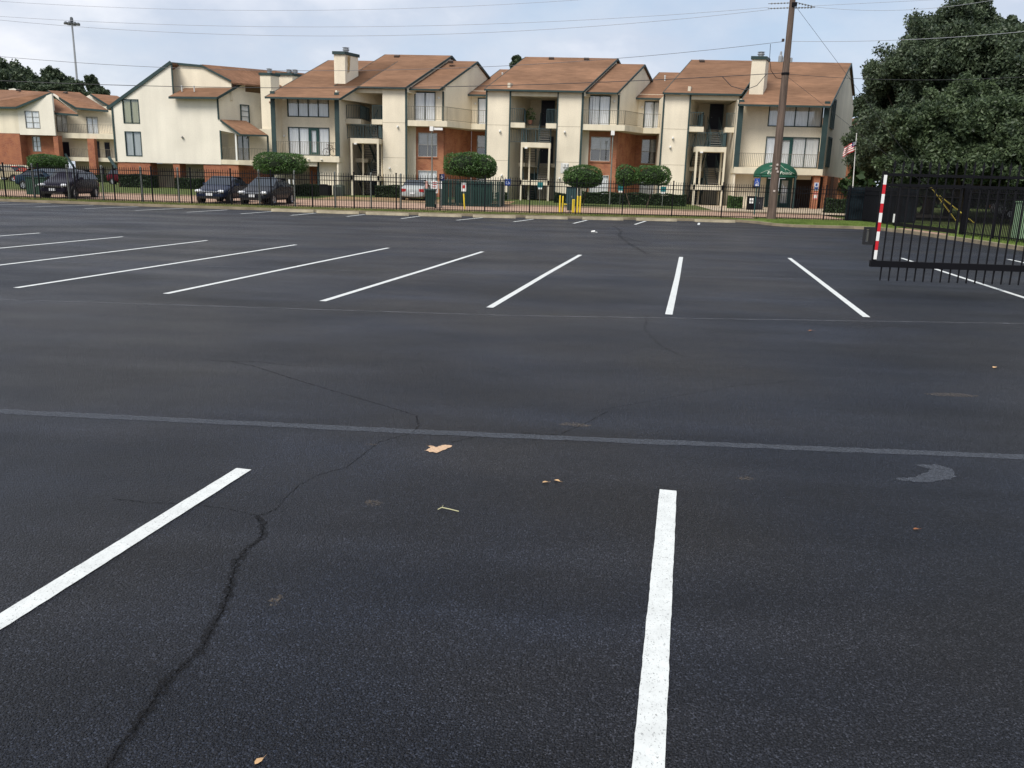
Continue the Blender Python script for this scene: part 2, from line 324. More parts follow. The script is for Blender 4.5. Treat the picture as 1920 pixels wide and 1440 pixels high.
# land beyond the kerb: strips with rising height
def strip(name, mat_, poly_fn, ys, x0, x1, n=40, dz=0.0, kind='structure'):
    m = M(); vs = []; fs = []
    for j, y in enumerate(ys):
        for i in range(n+1):
            x = x0+(x1-x0)*i/n; yy = poly_fn(x, y); vs.append((x, yy, gz(yy)+dz))
    for j in range(len(ys)-1):
        for i in range(n): a = j*(n+1)+i; fs.append((a, a+1, a+n+2, a+n+1))
    m.add(vs, fs); return tag(m.build(name, mat_), kind=kind)
def kerb_y(x):
    P = K2[:8]
    for (xa, ya), (xb, yb) in zip(P[:-1], P[1:]):
        if x <= xb: return ya+(yb-ya)*(x-xa)/(xb-xa)
    return P[-1][1]
m_ = M()
xs = [-70+i*1.0 for i in range(79)]
for a, b in zip(xs[:-1], xs[1:]):
    m_.quad((a, kerb_y(a), .128), (b, kerb_y(b), .128), (b, kerb_y(b)+3.2, .145), (a, kerb_y(a)+3.2, .145))
tag(m_.build('verge', DRYG), kind='structure')
m_ = M(); m_.add([(8.0, 45.4, .129), *[(x, y, .129) for x, y in K2[7:]], (15.9, -20, .129), (15.9, 48.2, .149), (8.0, 48.2, .149)], [tuple(range(len(K2[7:])+4))])
tag(m_.build('grass_island', mat('lawn_bright', (.15, .19, .055), 1, col2=(.09, .12, .035), scale=2.2, spec=.05, bump=1, bscale=30)), kind='structure')
strip('drive', ROADT, lambda x, y: y if y > 46 else kerb_y(x)+3.1 if x < 8 else 47.2, [45, 48, 51, 54.3], -75, 15.2, 60, .006)
strip('lawn', GRASS, lambda x, y: y, [54.45, 58, 62, 66, 74, 90, 104], -90, 13.5, 60, .03)
m_ = M(); m_.box(-75, 15.2, 54.3, 54.45, 0, gz(54.4)+.1); tag(m_.build('drive_kerb', CONC), kind='structure')
strip('paving', WALKM, lambda x, y: y, [54.1, 58, 62, 66], 8.8, 24, 20, .045)
strip('bare_soil', DIRT, lambda x, y: y+.5*math.sin(x*1.3), [55.2, 58, 61.5], -17.5, -4.5, 40, .04)
m_ = M(); m_.add([(15.9, -20, .129), (60, -20, .129), (60, 48.2, .149), (15.9, 48.2, .149)], [(0,1,2,3)]); tag(m_.build('side_lawn', GRASS), kind='structure')
m_ = M(); m_.add([(15.2, 48.2, .16), (90, 48.2, .16), (90, 100, .41), (15.2, 100, .41)], [(0,1,2,3)]); tag(m_.build('back_lawn', GRASS), kind='structure')
m_ = M(); m_.add([(14.65, 35.3, .138), (24, 35.3, .15), (24, 40.4, .15), (14.65, 40.4, .138)], [(0,1,2,3)]); tag(m_.build('gate_apron', ROADT), kind='structure')
m_ = M(); m_.add([(24, 30, .155), (90, 30, .155), (90, 42, .155), (24, 42, .155)], [(0,1,2,3)]); tag(m_.build('side_street', mat('street_grey', (.16, .16, .16), .9, var=.15)), kind='structure')

# ------------------------------------------------------------------ painted lines, old lines, cracks, patches
def line_mesh(pts, w, z, jit=0.0, seg=.25, ragged=0.0):
    m = M(); P = []
    for (xa, ya), (xb, yb) in zip(pts[:-1], pts[1:]):
        n = max(1, int(math.hypot(xb-xa, yb-ya)/seg)); P += [(xa+(xb-xa)*i/n, ya+(yb-ya)*i/n) for i in range(n)]
    P.append(pts[-1])
    P = [(x+random.uniform(-jit, jit), y+random.uniform(-jit, jit)) for x, y in P]
    vs = []
    for i, p in enumerate(P):
        a = Vector(P[max(0, i-1)]); b = Vector(P[min(len(P)-1, i+1)]); t = (b-a).normalized(); n = Vector((-t.y, t.x))
        wl = w/2*(1+random.uniform(-ragged, ragged)); wr = w/2*(1+random.uniform(-ragged, ragged))
        vs += [(p[0]+n.x*wl, p[1]+n.y*wl, z), (p[0]-n.x*wr, p[1]-n.y*wr, z)]
    m.add(vs, [(2*i, 2*i+1, 2*i+3, 2*i+2) for i in range(len(P)-1)]); return m
def pline(pts, w=.098):
    return tag(line_mesh(pts, w, .004, .0008, .05, .02).build('parking_line', PAINT), kind='structure')
pline([(-2.75, -.4), (-2.17, 2.77), (-1.928, 4.605)]); pline([(-.14, -.4), (.29, 2.21), (.6, 4.625)]); pline([(2.4, -.4), (2.75, 2.0)])
NEAR = [(-8.24, 11.72), (-5.94, 11.70), (-3.557, 11.56), (-1.165, 11.556), (1.327, 11.549), (4.149, 12.02), (7.5, 12.1), (10.6, 12.6), (-10.7, 11.9), (-13.2, 12.1), (-15.8, 12.2)]
FARL = [(-7.207, 21.26), (-4.781, 21.23), (-2.33, 21.06), (.127, 21.08), (2.67, 21.46), (5.552, 22.29), (8.858, 23.59), (12.1, 24.5), (-9.76, 21.68), (-12.25, 21.99), (-14.82, 22.33)]
MIDS = {0: (.1, -.2), 2: (-.05, .2), 4: (.03, 0)}
for i, (a, b) in enumerate(zip(NEAR, FARL)):
    mx_ = (a[0]+(b[0]-a[0])*.5+random.uniform(-.02, .02), (a[1]+b[1])/2)
    pline([a, mx_, b], .10)
for i, (a, b) in enumerate([((5.75, 40.6), (6.1, 42.9)), ((2.644, 38.9), (3.48, 43.2)), ((-.146, 38.1), (.5, 42)), ((-2.82, 37.86), (-2.11, 41.3)), ((-5.37, 37.7), (-4.6, 41.3)), ((-7.87, 37.58), (-7.6, 40.6)),
        ((-10.47, 38), (-10.33, 40.8)), ((-12.86, 37.35), (-12.7, 40.6)), ((-15.2, 37.4), (-15, 40.9)), ((-17.68, 37.3), (-17.4, 41.2)), ((-20.2, 37.5), (-19.8, 41.4)), ((-22.8, 37.8), (-22.3, 41.7)),
        ((-25.4, 38.1), (-24.8, 42.0)), ((-28, 38.5), (-27.3, 42.3)), ((-30.6, 38.8), (-29.8, 42.6)), ((-33.2, 39.2), (-32.3, 43)), ((-35.8, 39.6), (-34.8, 43.2))]):
    pline([a, b], .11)
def stain(name, pts, w, mt, z=.002, **k): return tag(line_mesh(pts, w, z, **k).build(name, mt), kind='structure')
stain('old_line', [(-9, 5.5), (-4.1, 5.53), (-.4, 5.54), (3.1, 5.63), (9, 5.8)], .105, OLD, ragged=.18, seg=.1)
stain('old_line', [(-16, 10.4), (-7.7, 10.6), (-.8, 10.92), (6.35, 12.0), (12, 12.8)], .05, OLDT, ragged=.3, seg=.2)
stain('old_line', [(-16, 15.2), (-7.9, 15.45), (-3.3, 15.72), (4, 17.0), (9.4, 18.2), (13, 18.9)], .05, OLDT, ragged=.3, seg=.2)
C1 = [(-1.30, 1.7), (-1.316, 2.047), (-1.329, 2.12), (-1.327, 2.213), (-1.334, 2.273), (-1.341, 2.384), (-1.348, 2.506), (-1.333, 2.611), (-1.319, 2.703), (-1.345, 2.828), (-1.358, 2.942), (-1.389, 3.087), (-1.445, 3.27), (-1.484, 3.414), (-1.486, 3.542), (-1.461, 3.647), (-1.498, 3.786), (-1.586, 3.927)]
def crack(pts, w, j=.006): return stain('crack', pts, w, CRACK, .0015, jit=j, seg=.02, ragged=.75)
crack(C1, .034, .009); crack(C1, .007, .005)
crack([(-1.586, 3.927), (-1.521, 4.017), (-1.532, 4.187), (-1.519, 4.398), (-1.455, 4.584), (-1.335, 4.736), (-1.257, 5.261), (-1.081, 5.496)], .009)
crack([(-1.586, 3.927), (-1.772, 4.002), (-1.997, 4.032), (-2.22, 4.021), (-2.437, 4.054)], .008)
crack([(-1.081, 5.496), (-1.07, 5.682), (-1.136, 5.947), (-1.508, 6.229), (-1.868, 6.497), (-2.37, 6.88), (-2.909, 7.317), (-3.203, 7.483), (-3.431, 7.476)], .013)
crack([(-3.203, 7.483), (-2.963, 7.532), (-2.607, 7.418), (-2.212, 7.419)], .010)
crack([(-.779, 5.323), (-.681, 5.441), (-.576, 5.537), (-.516, 5.565), (-.434, 5.521), (-.342, 5.536), (-.294, 5.637), (-.207, 5.625), (-.051, 5.638), (.124, 5.934), (.3, 6.3)], .009)
crack([(1.0, 11.4), (1.0, 11.1), (.9, 10.3), (.93, 9.8), (.99, 9.14), (1.2, 8.6)], .010, .03); crack([(1.6, 37), (1.75, 33), (1.5, 30), (1.6, 26.3), (1.87, 22)], .022, .08); crack([(1.5, 30), (1.9, 27.5), (2.3, 26.2)], .018, .08)
crack([(.2, 6.3), (.9, 6.9), (1.5, 7.4), (2.1, 7.7)], .006)
def patch(name, pts, mt, z=.003, rag=.012, kind='structure'):
    Q = []
    for i, p in enumerate(pts):
        q = pts[(i+1) % len(pts)]
        for k in range(6): Q.append((p[0]+(q[0]-p[0])*k/6+random.uniform(-rag, rag), p[1]+(q[1]-p[1])*k/6+random.uniform(-rag, rag), z))
    m = M(); m.add(Q, [tuple(range(len(Q)))]); return tag(m.build(name, mt), kind=kind)
patch('bare_spot', [(-.925, 5.12), (-.893, 5.195), (-.93, 5.24), (-.866, 5.215), (-.814, 5.262), (-.755, 5.256), (-.794, 5.17), (-.84, 5.09)], mat('bare_aggregate', (.50, .34, .22), .95, var=.25, scale=60), rag=.009)
patch('paint_remnant', [(2.014, 5.034), (2.134, 5.079), (2.282, 5.184), (2.333, 5.265), (2.268, 5.336), (2.415, 5.377), (2.491, 5.289), (2.43, 5.12), (2.271, 5.02), (2.121, 4.997)], OLD, .0025)
SCUFF = worn_mat('scuff_brown', (.16, .13, .10), .9, .45, .65, 55, 0, (1,1,1), .6)
for cx_, cy_, rx, ry in [(-1.038, 4.19, .05, .05), (-1.18, 3.08, .03, .05), (.06, 5.9, .14, .05), (-1.3, 5.2, .04, .02), (1.1, 4.9, .06, .03), (3.4, 7.4, .25, .09)]:
    patch('scuff', [(cx_+rx*math.cos(t)*random.uniform(.6, 1.1), cy_+ry*math.sin(t)*random.uniform(.6, 1.1)) for t in [i*math.pi/4 for i in range(8)]], SCUFF, .0022)
# fallen leaves and litter
LEAFD = mat('dead_leaf', (.52, .33, .17), .8, var=.3, scale=30); LEAFR = mat('dead_leaf_red', (.30, .12, .05), .8, var=.3, scale=30)
def leaf(x, y, s, rot, label, mt=LEAFD):
    m = M(Matrix.Translation((x, y, .006)) @ Matrix.Rotation(rot, 4, 'Z')); n = 7; top = []; bot = []
    for i in range(n):
        t = i/(n-1); w = .32*math.sin(math.pi*t**.8)*(1 if i % 2 else .85); top.append((t-.5, w, .10*abs(w)+.08*math.sin(t*3))); bot.append((t-.5, -w, .16*abs(w)+.08*math.sin(t*3)))
    vs = [Vector(v)*s for v in top+bot]; m.add(vs, [(i, i+1, n+i+1, n+i) for i in range(n-1)])
    m.tube(Vector((.5, 0, .02))*s, Vector((.85, .06, .05))*s, .02*s, .012*s, 5)
    return tag(m.build('fallen_leaf', mt), label, 'leaf')
leaf(-.881, 2.107, .035, 1.1, 'single tan leaf lying beside the lower end of the long crack, nearest to the viewer')
leaf(-.115, 4.64, .04, .3, 'curled pale leaf left of another leaf, between the two nearest white lines')
leaf(-.047, 4.675, .045, -.6, 'curled tan leaf right of a paler leaf, between the two nearest white lines')
leaf(1.852, 4.228, .035, .2, 'small reddish brown leaf on the dark asphalt right of the nearest white line', LEAFR)
leaf(4.348, 8.711, .07, .8, 'tan leaf on the asphalt past the right end of the wide faded line')
leaf(3.0, 10.6, .07, .2, 'tiny orange brown leaf just nearer than the middle row of white lines', LEAFR)
m_ = M(); m_.path([(-.673, 4.135, .006), (-.655, 4.152, .012), (-.61, 4.14, .010), (-.558, 4.125, .006)], .0028, 6); m_.tube((-.652, 4.152, .01), (-.654, 4.195, .008), .002, .001, 5)
tag(m_.build('twig', mat('twig_pale', (.42, .40, .24), .8)), 'thin pale twig with one short side shoot on the near asphalt', 'twig')
# crumpled white cup far out
t_ = thing('paper_cup', 'crushed white paper cup on the empty far asphalt', 'cup', (.62, 31.3, .0))
m_ = M(Matrix.Translation((.62, 31.3, .035)) @ Matrix.Rotation(R(86), 4, 'Y')); m_.lathe((0, 0, -.07), [(.001, 0), (.03, 0), (.035, .05), (.045, .13), (.042, .14)], 12); m_.build('cup', WHITEP, t_, True)
m_ = M(Matrix.Translation((.74, 31.35, .012))); m_.lathe((0, 0, 0), [(.001, .012), (.045, .012), (.05, 0)], 12); m_.build('lid', WHITEP, t_)

# wheel stops
def wheel_stop():
    m = M(); m.ext([(-1.05, -.09, 0), (-1.05, .09, 0), (-1.05, .065, .13), (-1.05, -.065, .13)], (2.1, 0, 0)); return m.build('wheel_stop', STOPM)
WS = [(-14.0, 41.0, 'pale weathered wheel stop in front of the rearmost dark sedan'), (-11.65, 40.75, 'wheel stop in front of the white portico of the left stairs'), (-9.2, 40.75, 'wheel stop left of the silver car behind the fence'), (-6.65, 41.0, 'wheel stop in front of the green bins behind the fence'),
      (-4.05, 41.5, 'wheel stop in front of the yellow guarded hydrant sign'), (-1.5, 42.1, 'wheel stop below the wide blank wall with round blue sign'), (1.3, 42.9, 'wheel stop in front of the yellow posts'), (4.05, 43.7, 'wheel stop in front of the twin clipped tree'), (7.1, 44.4, 'wheel stop nearest the wooden utility pole')]
w0 = None
for i, (x, y, lb) in enumerate(WS):
    o = wheel_stop() if w0 is None else w0.copy()
    if w0 is None: w0 = o
    else: COL.objects.link(o)
    o.location = (x, y, .001); o.rotation_euler = (0, 0, R(random.uniform(-2, 2)+ (2 if x < -5 else 12 if x < 5 else 8))); tag(o, lb, 'wheel stop', 'concrete wheel stops along the kerb')

# ------------------------------------------------------------------ fences
FL = [(-45, 45.6), (-36, 45.0), (-31, 44.6), (-21.5, 43.7), (-12.5, 43.3), (-3.4, 44.2), (5.6, 45.9), (10.2, 46.9), (15.2, 47.2)]
def fy(x):
    for (xa, ya), (xb, yb) in zip(FL[:-1], FL[1:]):
        if x <= xb: return ya+(yb-ya)*(x-xa)/(xb-xa)
    return FL[-1][1]
def cam_x(px, y, z=.6):      # world x of an image column at a given depth (used once, to read the post spacing off the photograph)
    d = rt*((px-960)/F_PX)+fw; d2 = up
    # solve for image row so that the ray passes height z at depth y
    lo_, hi_ = -400, 900
    for _ in range(40):
        mid_ = (lo_+hi_)/2; v = rt*((px-960)/F_PX)+up*((720-mid_)/F_PX)+fw; t = y/v.y
        if CAM_H+v.z*t > z: lo_ = mid_
        else: hi_ = mid_
    return v.x*t
def post_positions(pxs):
    r = []
    for p in pxs:
        x = cam_x(p, 44.5)
        for _ in range(4): x = cam_x(p, fy(x))
        r.append(x)
    return r
PP = post_positions([-60, 10, 75, 142, 215, 286, 359, 434, 509, 586, 664, 743, 825, 909, 993, 1080, 1167, 1260, 1353, 1453, 1545, 1589])
ft = thing('picket_fence', 'long black steel picket fence between the car park and the flats', 'fence', (0, 44.5, .12))
def panel(p, q, parent, z0, h=1.84, sp=.122, name='panel', bars=(.13, 1.45, 1.67), pw=.024, spear=False):
    m = M(); a = Vector((*p, z0)); b = Vector((*q, z0)); d = b-a; n = max(2, int(d.length/sp)); u = d.normalized()
    for zb in bars: m.bar(a+Vector((0,0,zb)), b+Vector((0,0,zb)), .032, .036)
    for i in range(1, n):
        c = a+d*i/n; m.bar(c+Vector((0,0,.04)), c+Vector((0,0,h-.05)), pw, pw)
        m.tube(c+Vector((0,0,h-.05)), c+Vector((0,0,h+.02)), pw*.7, .002, 4, False)
    return m.build(name, BLACK, parent)
for a, b in zip(PP[:-1], PP[1:]):
    panel((a+.03, fy(a)), (b-.03, fy(b)), ft, .12)
for a in PP:
    m_ = M(); m_.box(a-.032, a+.032, fy(a)-.032, fy(a)+.032, .10, 2.0); m_.box(a-.04, a+.04, fy(a)-.04, fy(a)+.04, 2.0, 2.03); m_.build('post', BLACK, ft)
GP = [(56, 'third from the left end'), (122, 'in front of the purple-black hatchback'), (187, 'just right of the black hatchback'), (260, 'in front of the pale gable wall'), (330, 'rusty one before the brick opening'), (482, 'between the two dark sedans'), (549, 'at the tail of the rearmost sedan'), (625, 'in front of the black air conditioners'), (693, 'in front of the left stair portico'), (749, 'left of the silver car')]
g0 = None
for p, w in GP:
    x = post_positions([p])[0]; y = fy(x)+.35
    if g0 is None:
        m_ = M(); m_.lathe((0, 0, 0), [(.045, 0), (.045, 1.83), (.055, 1.83), (.05, 1.88), (.001, 1.90)], 10); g0 = m_.build('metal_post', GREYP, None, False); o = g0
    else: o = g0.copy(); COL.objects.link(o)
    o.location = (x, y, .12)
    tag(o, ('grey metal post just behind the picket fence, '+w) if 'rusty' not in w else 'grey metal post just behind the picket fence, before the brick wall opening', 'post', 'old grey posts behind the fence')

# right side fence, running towards the camera, with a gate across the drive
rf = thing('side_fence', 'black picket fence with wide posts running along the right edge of the lot', 'fence', (15.3, 40, .14))
RX = 15.35
for ya, yb in [(47.0, 44.4), (44.4, 42.0), (35.0, 32.5), (32.5, 30.0), (30.0, 27.5), (27.5, 25), (25, 22.5), (22.5, 20), (20, 17.5)]:
    panel((RX, ya), (RX, yb), rf, .14, 1.85, .115)
for y_ in [47.0, 44.4, 42.0, 35.0, 32.5, 30, 27.5, 25, 22.5, 20, 17.5]:
    w_ = .09 if y_ in (35.0, 42.0, 30) else .04
    m_ = M(); m_.box(RX-w_, RX+w_, y_-w_, y_+w_, .1, 2.15 if w_ > .05 else 2.05); m_.build('post', BLACK, rf)
dg = thing('drive_gate', 'closed black picket gate across the pinkish apron beyond the near gate', 'gate', (15.0, 38.5, .2))
m_ = M()
for zb, hh in ((.28, .16), (1.6, .05), (1.95, .05)): m_.bar((15.15, 35.1, zb), (15.15, 41.8, zb), .05, hh)
for k in range(1, 56):
    y_ = 35.1+6.7*k/56; m_.bar((15.15, y_, .2), (15.15, y_, 2.1), .02, .02)
m_.bar((15.15, 41.8, .2), (15.15, 41.8, 2.0), .06, .06); m_.bar((15.15, 35.15, .2), (15.15, 35.15, 2.0), .06, .06)
m_.build('gate_leaf', BLACK, dg)
m_ = M(); m_.box(15.07, 15.11, 41.72, 41.84, .35, .75); m_.build('reflector', WHITEP, dg)
# dark windscreen fence at the corner
panel((14.5, 47.15), (18.2, 47.15), None, .14) if False else None
ws = thing('screened_fence', 'dark screen covered fence panel at the corner right of the flats', 'fence', (17, 47.6, .14))
SCR = mat('screen_fabric', (.014, .022, .028), .95, var=.6, scale=2.2, spec=.05)
m_ = M(); m_.box(14.5, 18.2, 47.28, 47.31, .18, 1.95); m_.build('screen', SCR, ws)
m_ = M()
for x_ in (14.55, 16.4, 18.2): m_.box(x_-.03, x_+.03, 47.33, 47.39, .1, 2.05)
m_.bar((14.5, 47.36, 1.98), (18.2, 47.36, 1.98), .04, .04); m_.build('frame', BLACK, ws)
panel((14.5, 47.18), (18.2, 47.18), ws, .14, 1.85)

# ------------------------------------------------------------------ near gate leaf (swings over the lot at right)
gt = thing('swing_gate', 'near black swing gate leaf with spear pickets and striped reflective end', 'gate', (5.5, 16, .3))
gy = 16.0; gx0 = 5.52; gx1 = 12.2
m_ = M(); m_.box(gx0-.06, gx1, gy-.05, gy+.05, .38, .495); m_.build('bottom_rail', BLACK, gt)
m_ = M()
for zb in (2.04, 1.86): m_.box(gx0, gx1, gy-.025, gy+.025, zb-.025, zb+.025)
m_.box(gx0, gx1, gy-.03, gy+.03, 1.18-.0, 1.18+.0) if False else None
m_.build('top_rail', BLACK, gt)
m_ = M(); m_.box(gx0-.035, gx0+.035, gy-.04, gy+.04, .50, 2.10); m_.build('end_post', BLACK, gt)
k = 0; x_ = gx0+.155; pm = M(); sm = M()
while x_ < gx1:
    pm.bar((x_, gy, .13), (x_, gy, 2.17), .022, .022)
    sm.add([(x_-.011, gy-.008, 2.17), (x_+.011, gy-.008, 2.17), (x_+.03, gy, 2.21), (x_, gy, 2.31), (x_-.03, gy, 2.21), (x_-.011, gy+.008, 2.17), (x_+.011, gy+.008, 2.17)], [(0,1,2,3,4), (5,4,3,2,6), (0,4,5), (1,6,2)])
    x_ += .155
pm.v += []; nb_ = len(pm.v); pm.v += sm.v; pm.f += [tuple(nb_+i for i in f) for f in sm.f]
pm.build('pickets', mat('gate_steel', (.007, .007, .009), .55, spec=.15), gt)
for i in range(9):
    m_ = M(); z0_ = .52+i*.168; m_.box(gx0-.025, gx0+.03, gy-.048, gy-.0425, z0_, z0_+.168)
    m_.build('reflective_tape', mat('tape_red', (.55, .02, .03), .35) if i % 2 else mat('tape_white', (.80, .80, .78), .35), gt)
lb_ = M(); lb_.box(gx0-.12, gx0-.04, gy-.04, gy+.04, .78, 1.10)
lb_.box(gx0-.24, gx0-.12, gy-.03, gy+.03, 1.06, 1.10); lb_.box(gx0-.24, gx0-.12, gy-.03, gy+.03, .78, .83); lb_.box(gx0-.24, gx0-.205, gy-.03, gy+.03, .83, 1.06)
lb_.box(gx0-.145, gx0-.12, gy-.03, gy+.03, .83, 1.06); lb_.build('latch_bracket', mat('latch_steel', (.018, .018, .02), .5), gt)
m_ = M(); m_.box(gx0-.185, gx0-.15, gy-.006, gy+.006, .84, 1.05); m_.build('latch_plate', mat('latch_grey', (.12, .12, .11), .4, metal=.5), gt)
m_ = M(); m_.box(gx1, gx1+.12, gy-.06, gy+.06, 0, 2.25); m_.build('hinge_post', BLACK, gt)

# ------------------------------------------------------------------ building parts
I4 = Matrix.Identity(4)
def TR(x, y, ang=0): return Matrix.Translation((x, y, 0)) @ Matrix.Rotation(ang, 4, 'Z')
def wall(parent, T, x0, x1, z0, z1, holes=(), mt=None, d=.16, name='wall'):
    m = M(T); hs = [(max(x0, a), min(x1, b), max(z0, c), min(z1, e)) for a, b, c, e in holes]
    X = sorted({x0, x1, *[h[0] for h in hs], *[h[1] for h in hs]}); Z = sorted({z0, z1, *[h[2] for h in hs], *[h[3] for h in hs]})
    for i in range(len(X)-1):
        run = None
        for j in range(len(Z)-1):
            cx_, cz_ = (X[i]+X[i+1])/2, (Z[j]+Z[j+1])/2
            solid = not any(h[0] < cx_ < h[1] and h[2] < cz_ < h[3] for h in hs)
            if solid and run is None: run = Z[j]
            if (not solid) and run is not None: m.box(X[i], X[i+1], 0, d, run, Z[j]); run = None
        if run is not None: m.box(X[i], X[i+1], 0, d, run, Z[-1])
    return m.build(name, mt or STUCCO, parent)
def window(parent, T, x0, x1, z0, z1, cols=2, rows=1, cover='curtain', frame=None, fw_=.07, door=None, half=None, name='window', cmat=None):
    fr = frame or GREEN; m = M(T)
    m.box(x0-fw_, x0, -.03, .10, z0-fw_, z1+fw_); m.box(x1, x1+fw_, -.03, .10, z0-fw_, z1+fw_)
    m.box(x0, x1, -.03, .10, z1, z1+fw_); m.box(x0, x1, -.03, .10, z0-fw_, z0)
    for c in range(1, cols):
        x = x0+(x1-x0)*c/cols; m.box(x-fw_*.4, x+fw_*.4, -.015, .08, z0, z1)
    for r_ in range(1, rows):
        z = z0+(z1-z0)*r_/rows; m.box(x0, x1, .03, .07, z-.02, z+.02)
    if half: m.box(x0, x1, .02, .07, (z0+z1)/2-.025, (z0+z1)/2+.025)
    w = m.build(name, fr, parent)
    p = M(T); p.quad((x0, .055, z0), (x1, .055, z0), (x1, .055, z1), (x0, .055, z1)); p.build('pane', GLASS, w)
    c = M(T); zc0 = z0 if half is None else (z0+z1)/2
    if cover == 'curtain':
        n = int((x1-x0)/.07); n += n % 2; vs = []
        for i in range(n+1):
            x = x0+(x1-x0)*i/n; y = .085+(.006 if i % 2 else 0)+.006*math.sin(i*2.3); vs += [(x, y, z0), (x, y, z1)]
        c.add(vs, [(2*i, 2*i+2, 2*i+3, 2*i+1) for i in range(n)]); c.build('curtain', cmat or CURT, w)
    elif cover == 'blind':
        n = int((z1-zc0)/.06); vs = []
        for i in range(n+1):
            z = zc0+(z1-zc0)*i/n; vs += [(x0, .12, z), (x1, .12+.001, z)]
        c.add(vs, [(2*i, 2*i+1, 2*i+3, 2*i+2) for i in range(n)]); c.build('blind', cmat or BLIND, w)
    b = M(T); b.quad((x0, .155, z0), (x1, .155, z0), (x1, .155, z1), (x0, .155, z1)); b.build('room_backing', INT, w)
    if door is not None:
        a = x0+(x1-x0)*door/cols; e = x0+(x1-x0)*(door+1)/cols; dm = M(T)
        dm.box(a, a+.2, -.02, .04, z0, z1); dm.box(e-.2, e, -.02, .04, z0, z1); dm.box(a+.2, e-.2, -.02, .04, z1-.16, z1); dm.box(a+.2, e-.2, -.02, .04, z0, z0+.2)
        dm.build('door', DOORG, w)
    return w
def railing(parent, pts, z, h=1.0, sp=.13, mt=None, name='railing', r=.011, T=None):
    m = M(T); P = [Vector((x, y, z)) for x, y in pts]
    for a, b in zip(P[:-1], P[1:]):
        d = b-a; n = max(1, int(d.length/sp))
        m.bar(a+Vector((0,0,h)), b+Vector((0,0,h)), .035, .03); m.bar(a+Vector((0,0,.08)), b+Vector((0,0,.08)), .025, .025)
        for i in range(n+1):
            c = a+d*i/n; k = .018 if i in (0, n) else r; m.bar(c+Vector((0,0,.0 if i in (0, n) else .08)), c+Vector((0,0,h)), k*2, k*2)
    return m.build(name, mt or RAIL, parent)
def stairs(parent, x0, x1, y0, z0, y1, z1, n=8, T=None):
    s = M(T)
    for x in (x0, x1):
        s.ext([(x-.02, y0, z0-.24), (x-.02, y0, z0+.02), (x-.02, y1, z1+.02), (x-.02, y1, z1-.24)], (.04, 0, 0))
    o = s.build('stair', GREEN2, parent)
    m = M(T)
    for i in range(n):
        t = (i+.5)/n; y = y0+(y1-y0)*t; z = z0+(z1-z0)*(i+1)/n; hd = abs(y1-y0)/n*.55; m.box(x0+.02, x1-.02, y-hd, y+hd, z-.05, z)
    m.build('tread', TREAD, o)
    r = M(T)
    for x in (x0, x1):
        r.bar((x, y0, z0+.95), (x, y1, z1+.95), .04, .04)
        for i in range(0, n+1, 1):
            t = i/n; r.bar((x, y0+(y1-y0)*t, z0+(z1-z0)*t), (x, y0+(y1-y0)*t, z0+(z1-z0)*t+.95), .018, .018)
    r.build('handrail', GREEN2, o); return o
def roof_slab(parent, e0, e1, r1, r0_, back=None, th=.10, mt=None, fascia=True, name='roof'):
    """e0,e1 eave ends; r1,r0_ ridge ends above them; back = (y, drop) back slope"""
    m = M(); E0, E1, R1, R0 = map(Vector, (e0, e1, r1, r0_)); dz = Vector((0, 0, -th))
    m.add([E0, E1, R1, R0, E0+dz, E1+dz, R1+dz, R0+dz], [(0,1,2,3), (7,6,5,4), (0,4,5,1), (1,5,6,2), (3,7,4,0), (2,6,7,3)])
    if back:
        sh = (R0-E0); k = back; B0 = Vector((R0.x+sh.x*k, R0.y+sh.y*k, R0.z-sh.z*k)); sh = (R1-E1); B1 = Vector((R1.x+sh.x*k, R1.y+sh.y*k, R1.z-sh.z*k))
        e_ = Vector((0, .003, 0)); m.add([R0+e_, R1+e_, B1, B0, R0+dz+e_, R1+dz+e_, B1+dz, B0+dz], [(0,1,2,3), (7,6,5,4), (0,4,5,1), (1,5,6,2), (3,7,4,0), (2,6,7,3)])
    o = m.build(name, mt or ROOF, parent)
    if fascia:
        f = M(); u = Vector((0, -.02, -.02))
        f.bar(E0+Vector((0,-.03,-.06)), E1+Vector((0,-.03,-.06)), .05, .13)
        for a, b in ((E0, R0), (E1, R1)):
            off = Vector((-.03 if a == E0 else .03, 0, -.07)); f.bar(a+off, b+off, .05, .15)
        if back:
            f.bar(R1+Vector((.03, 0, -.07)), B1+Vector((.03, 0, -.07)), .05, .15)
        f.build('fascia', GREEN, o)
    return o
def vent(parent, x, y, z, k=0):
    m = M(); 
    if k: m.lathe((x, y, z-.1), [(.05, 0), (.05, .4), (.075, .4), (.075, .5), (.001, .5)], 8); m.build('vent_pipe', mat('vent_tin', (.6, .6, .58), .5), parent)
    else: m.ext([(x-.2, y-.2, z-.1), (x-.2, y+.2, z-.1), (x-.2, y+.15, z+.16), (x-.2, y-.25, z+.04)], (.4, 0, 0)); m.build('roof_vent', mat('vent_dark', (.08, .06, .05), .7), parent)
def wall_lamp(parent, x, y, z, T=None):
    m = M(T); m.box(x-.07, x+.07, y-.10, y-.02, z-.06, z+.06); m.lathe((x, y-.14, z-.03), [(.001, 0), (.07, 0), (.06, .10), (.001, .13)], 8); m.build('wall_lamp', WHITEP, parent)
SK = .445
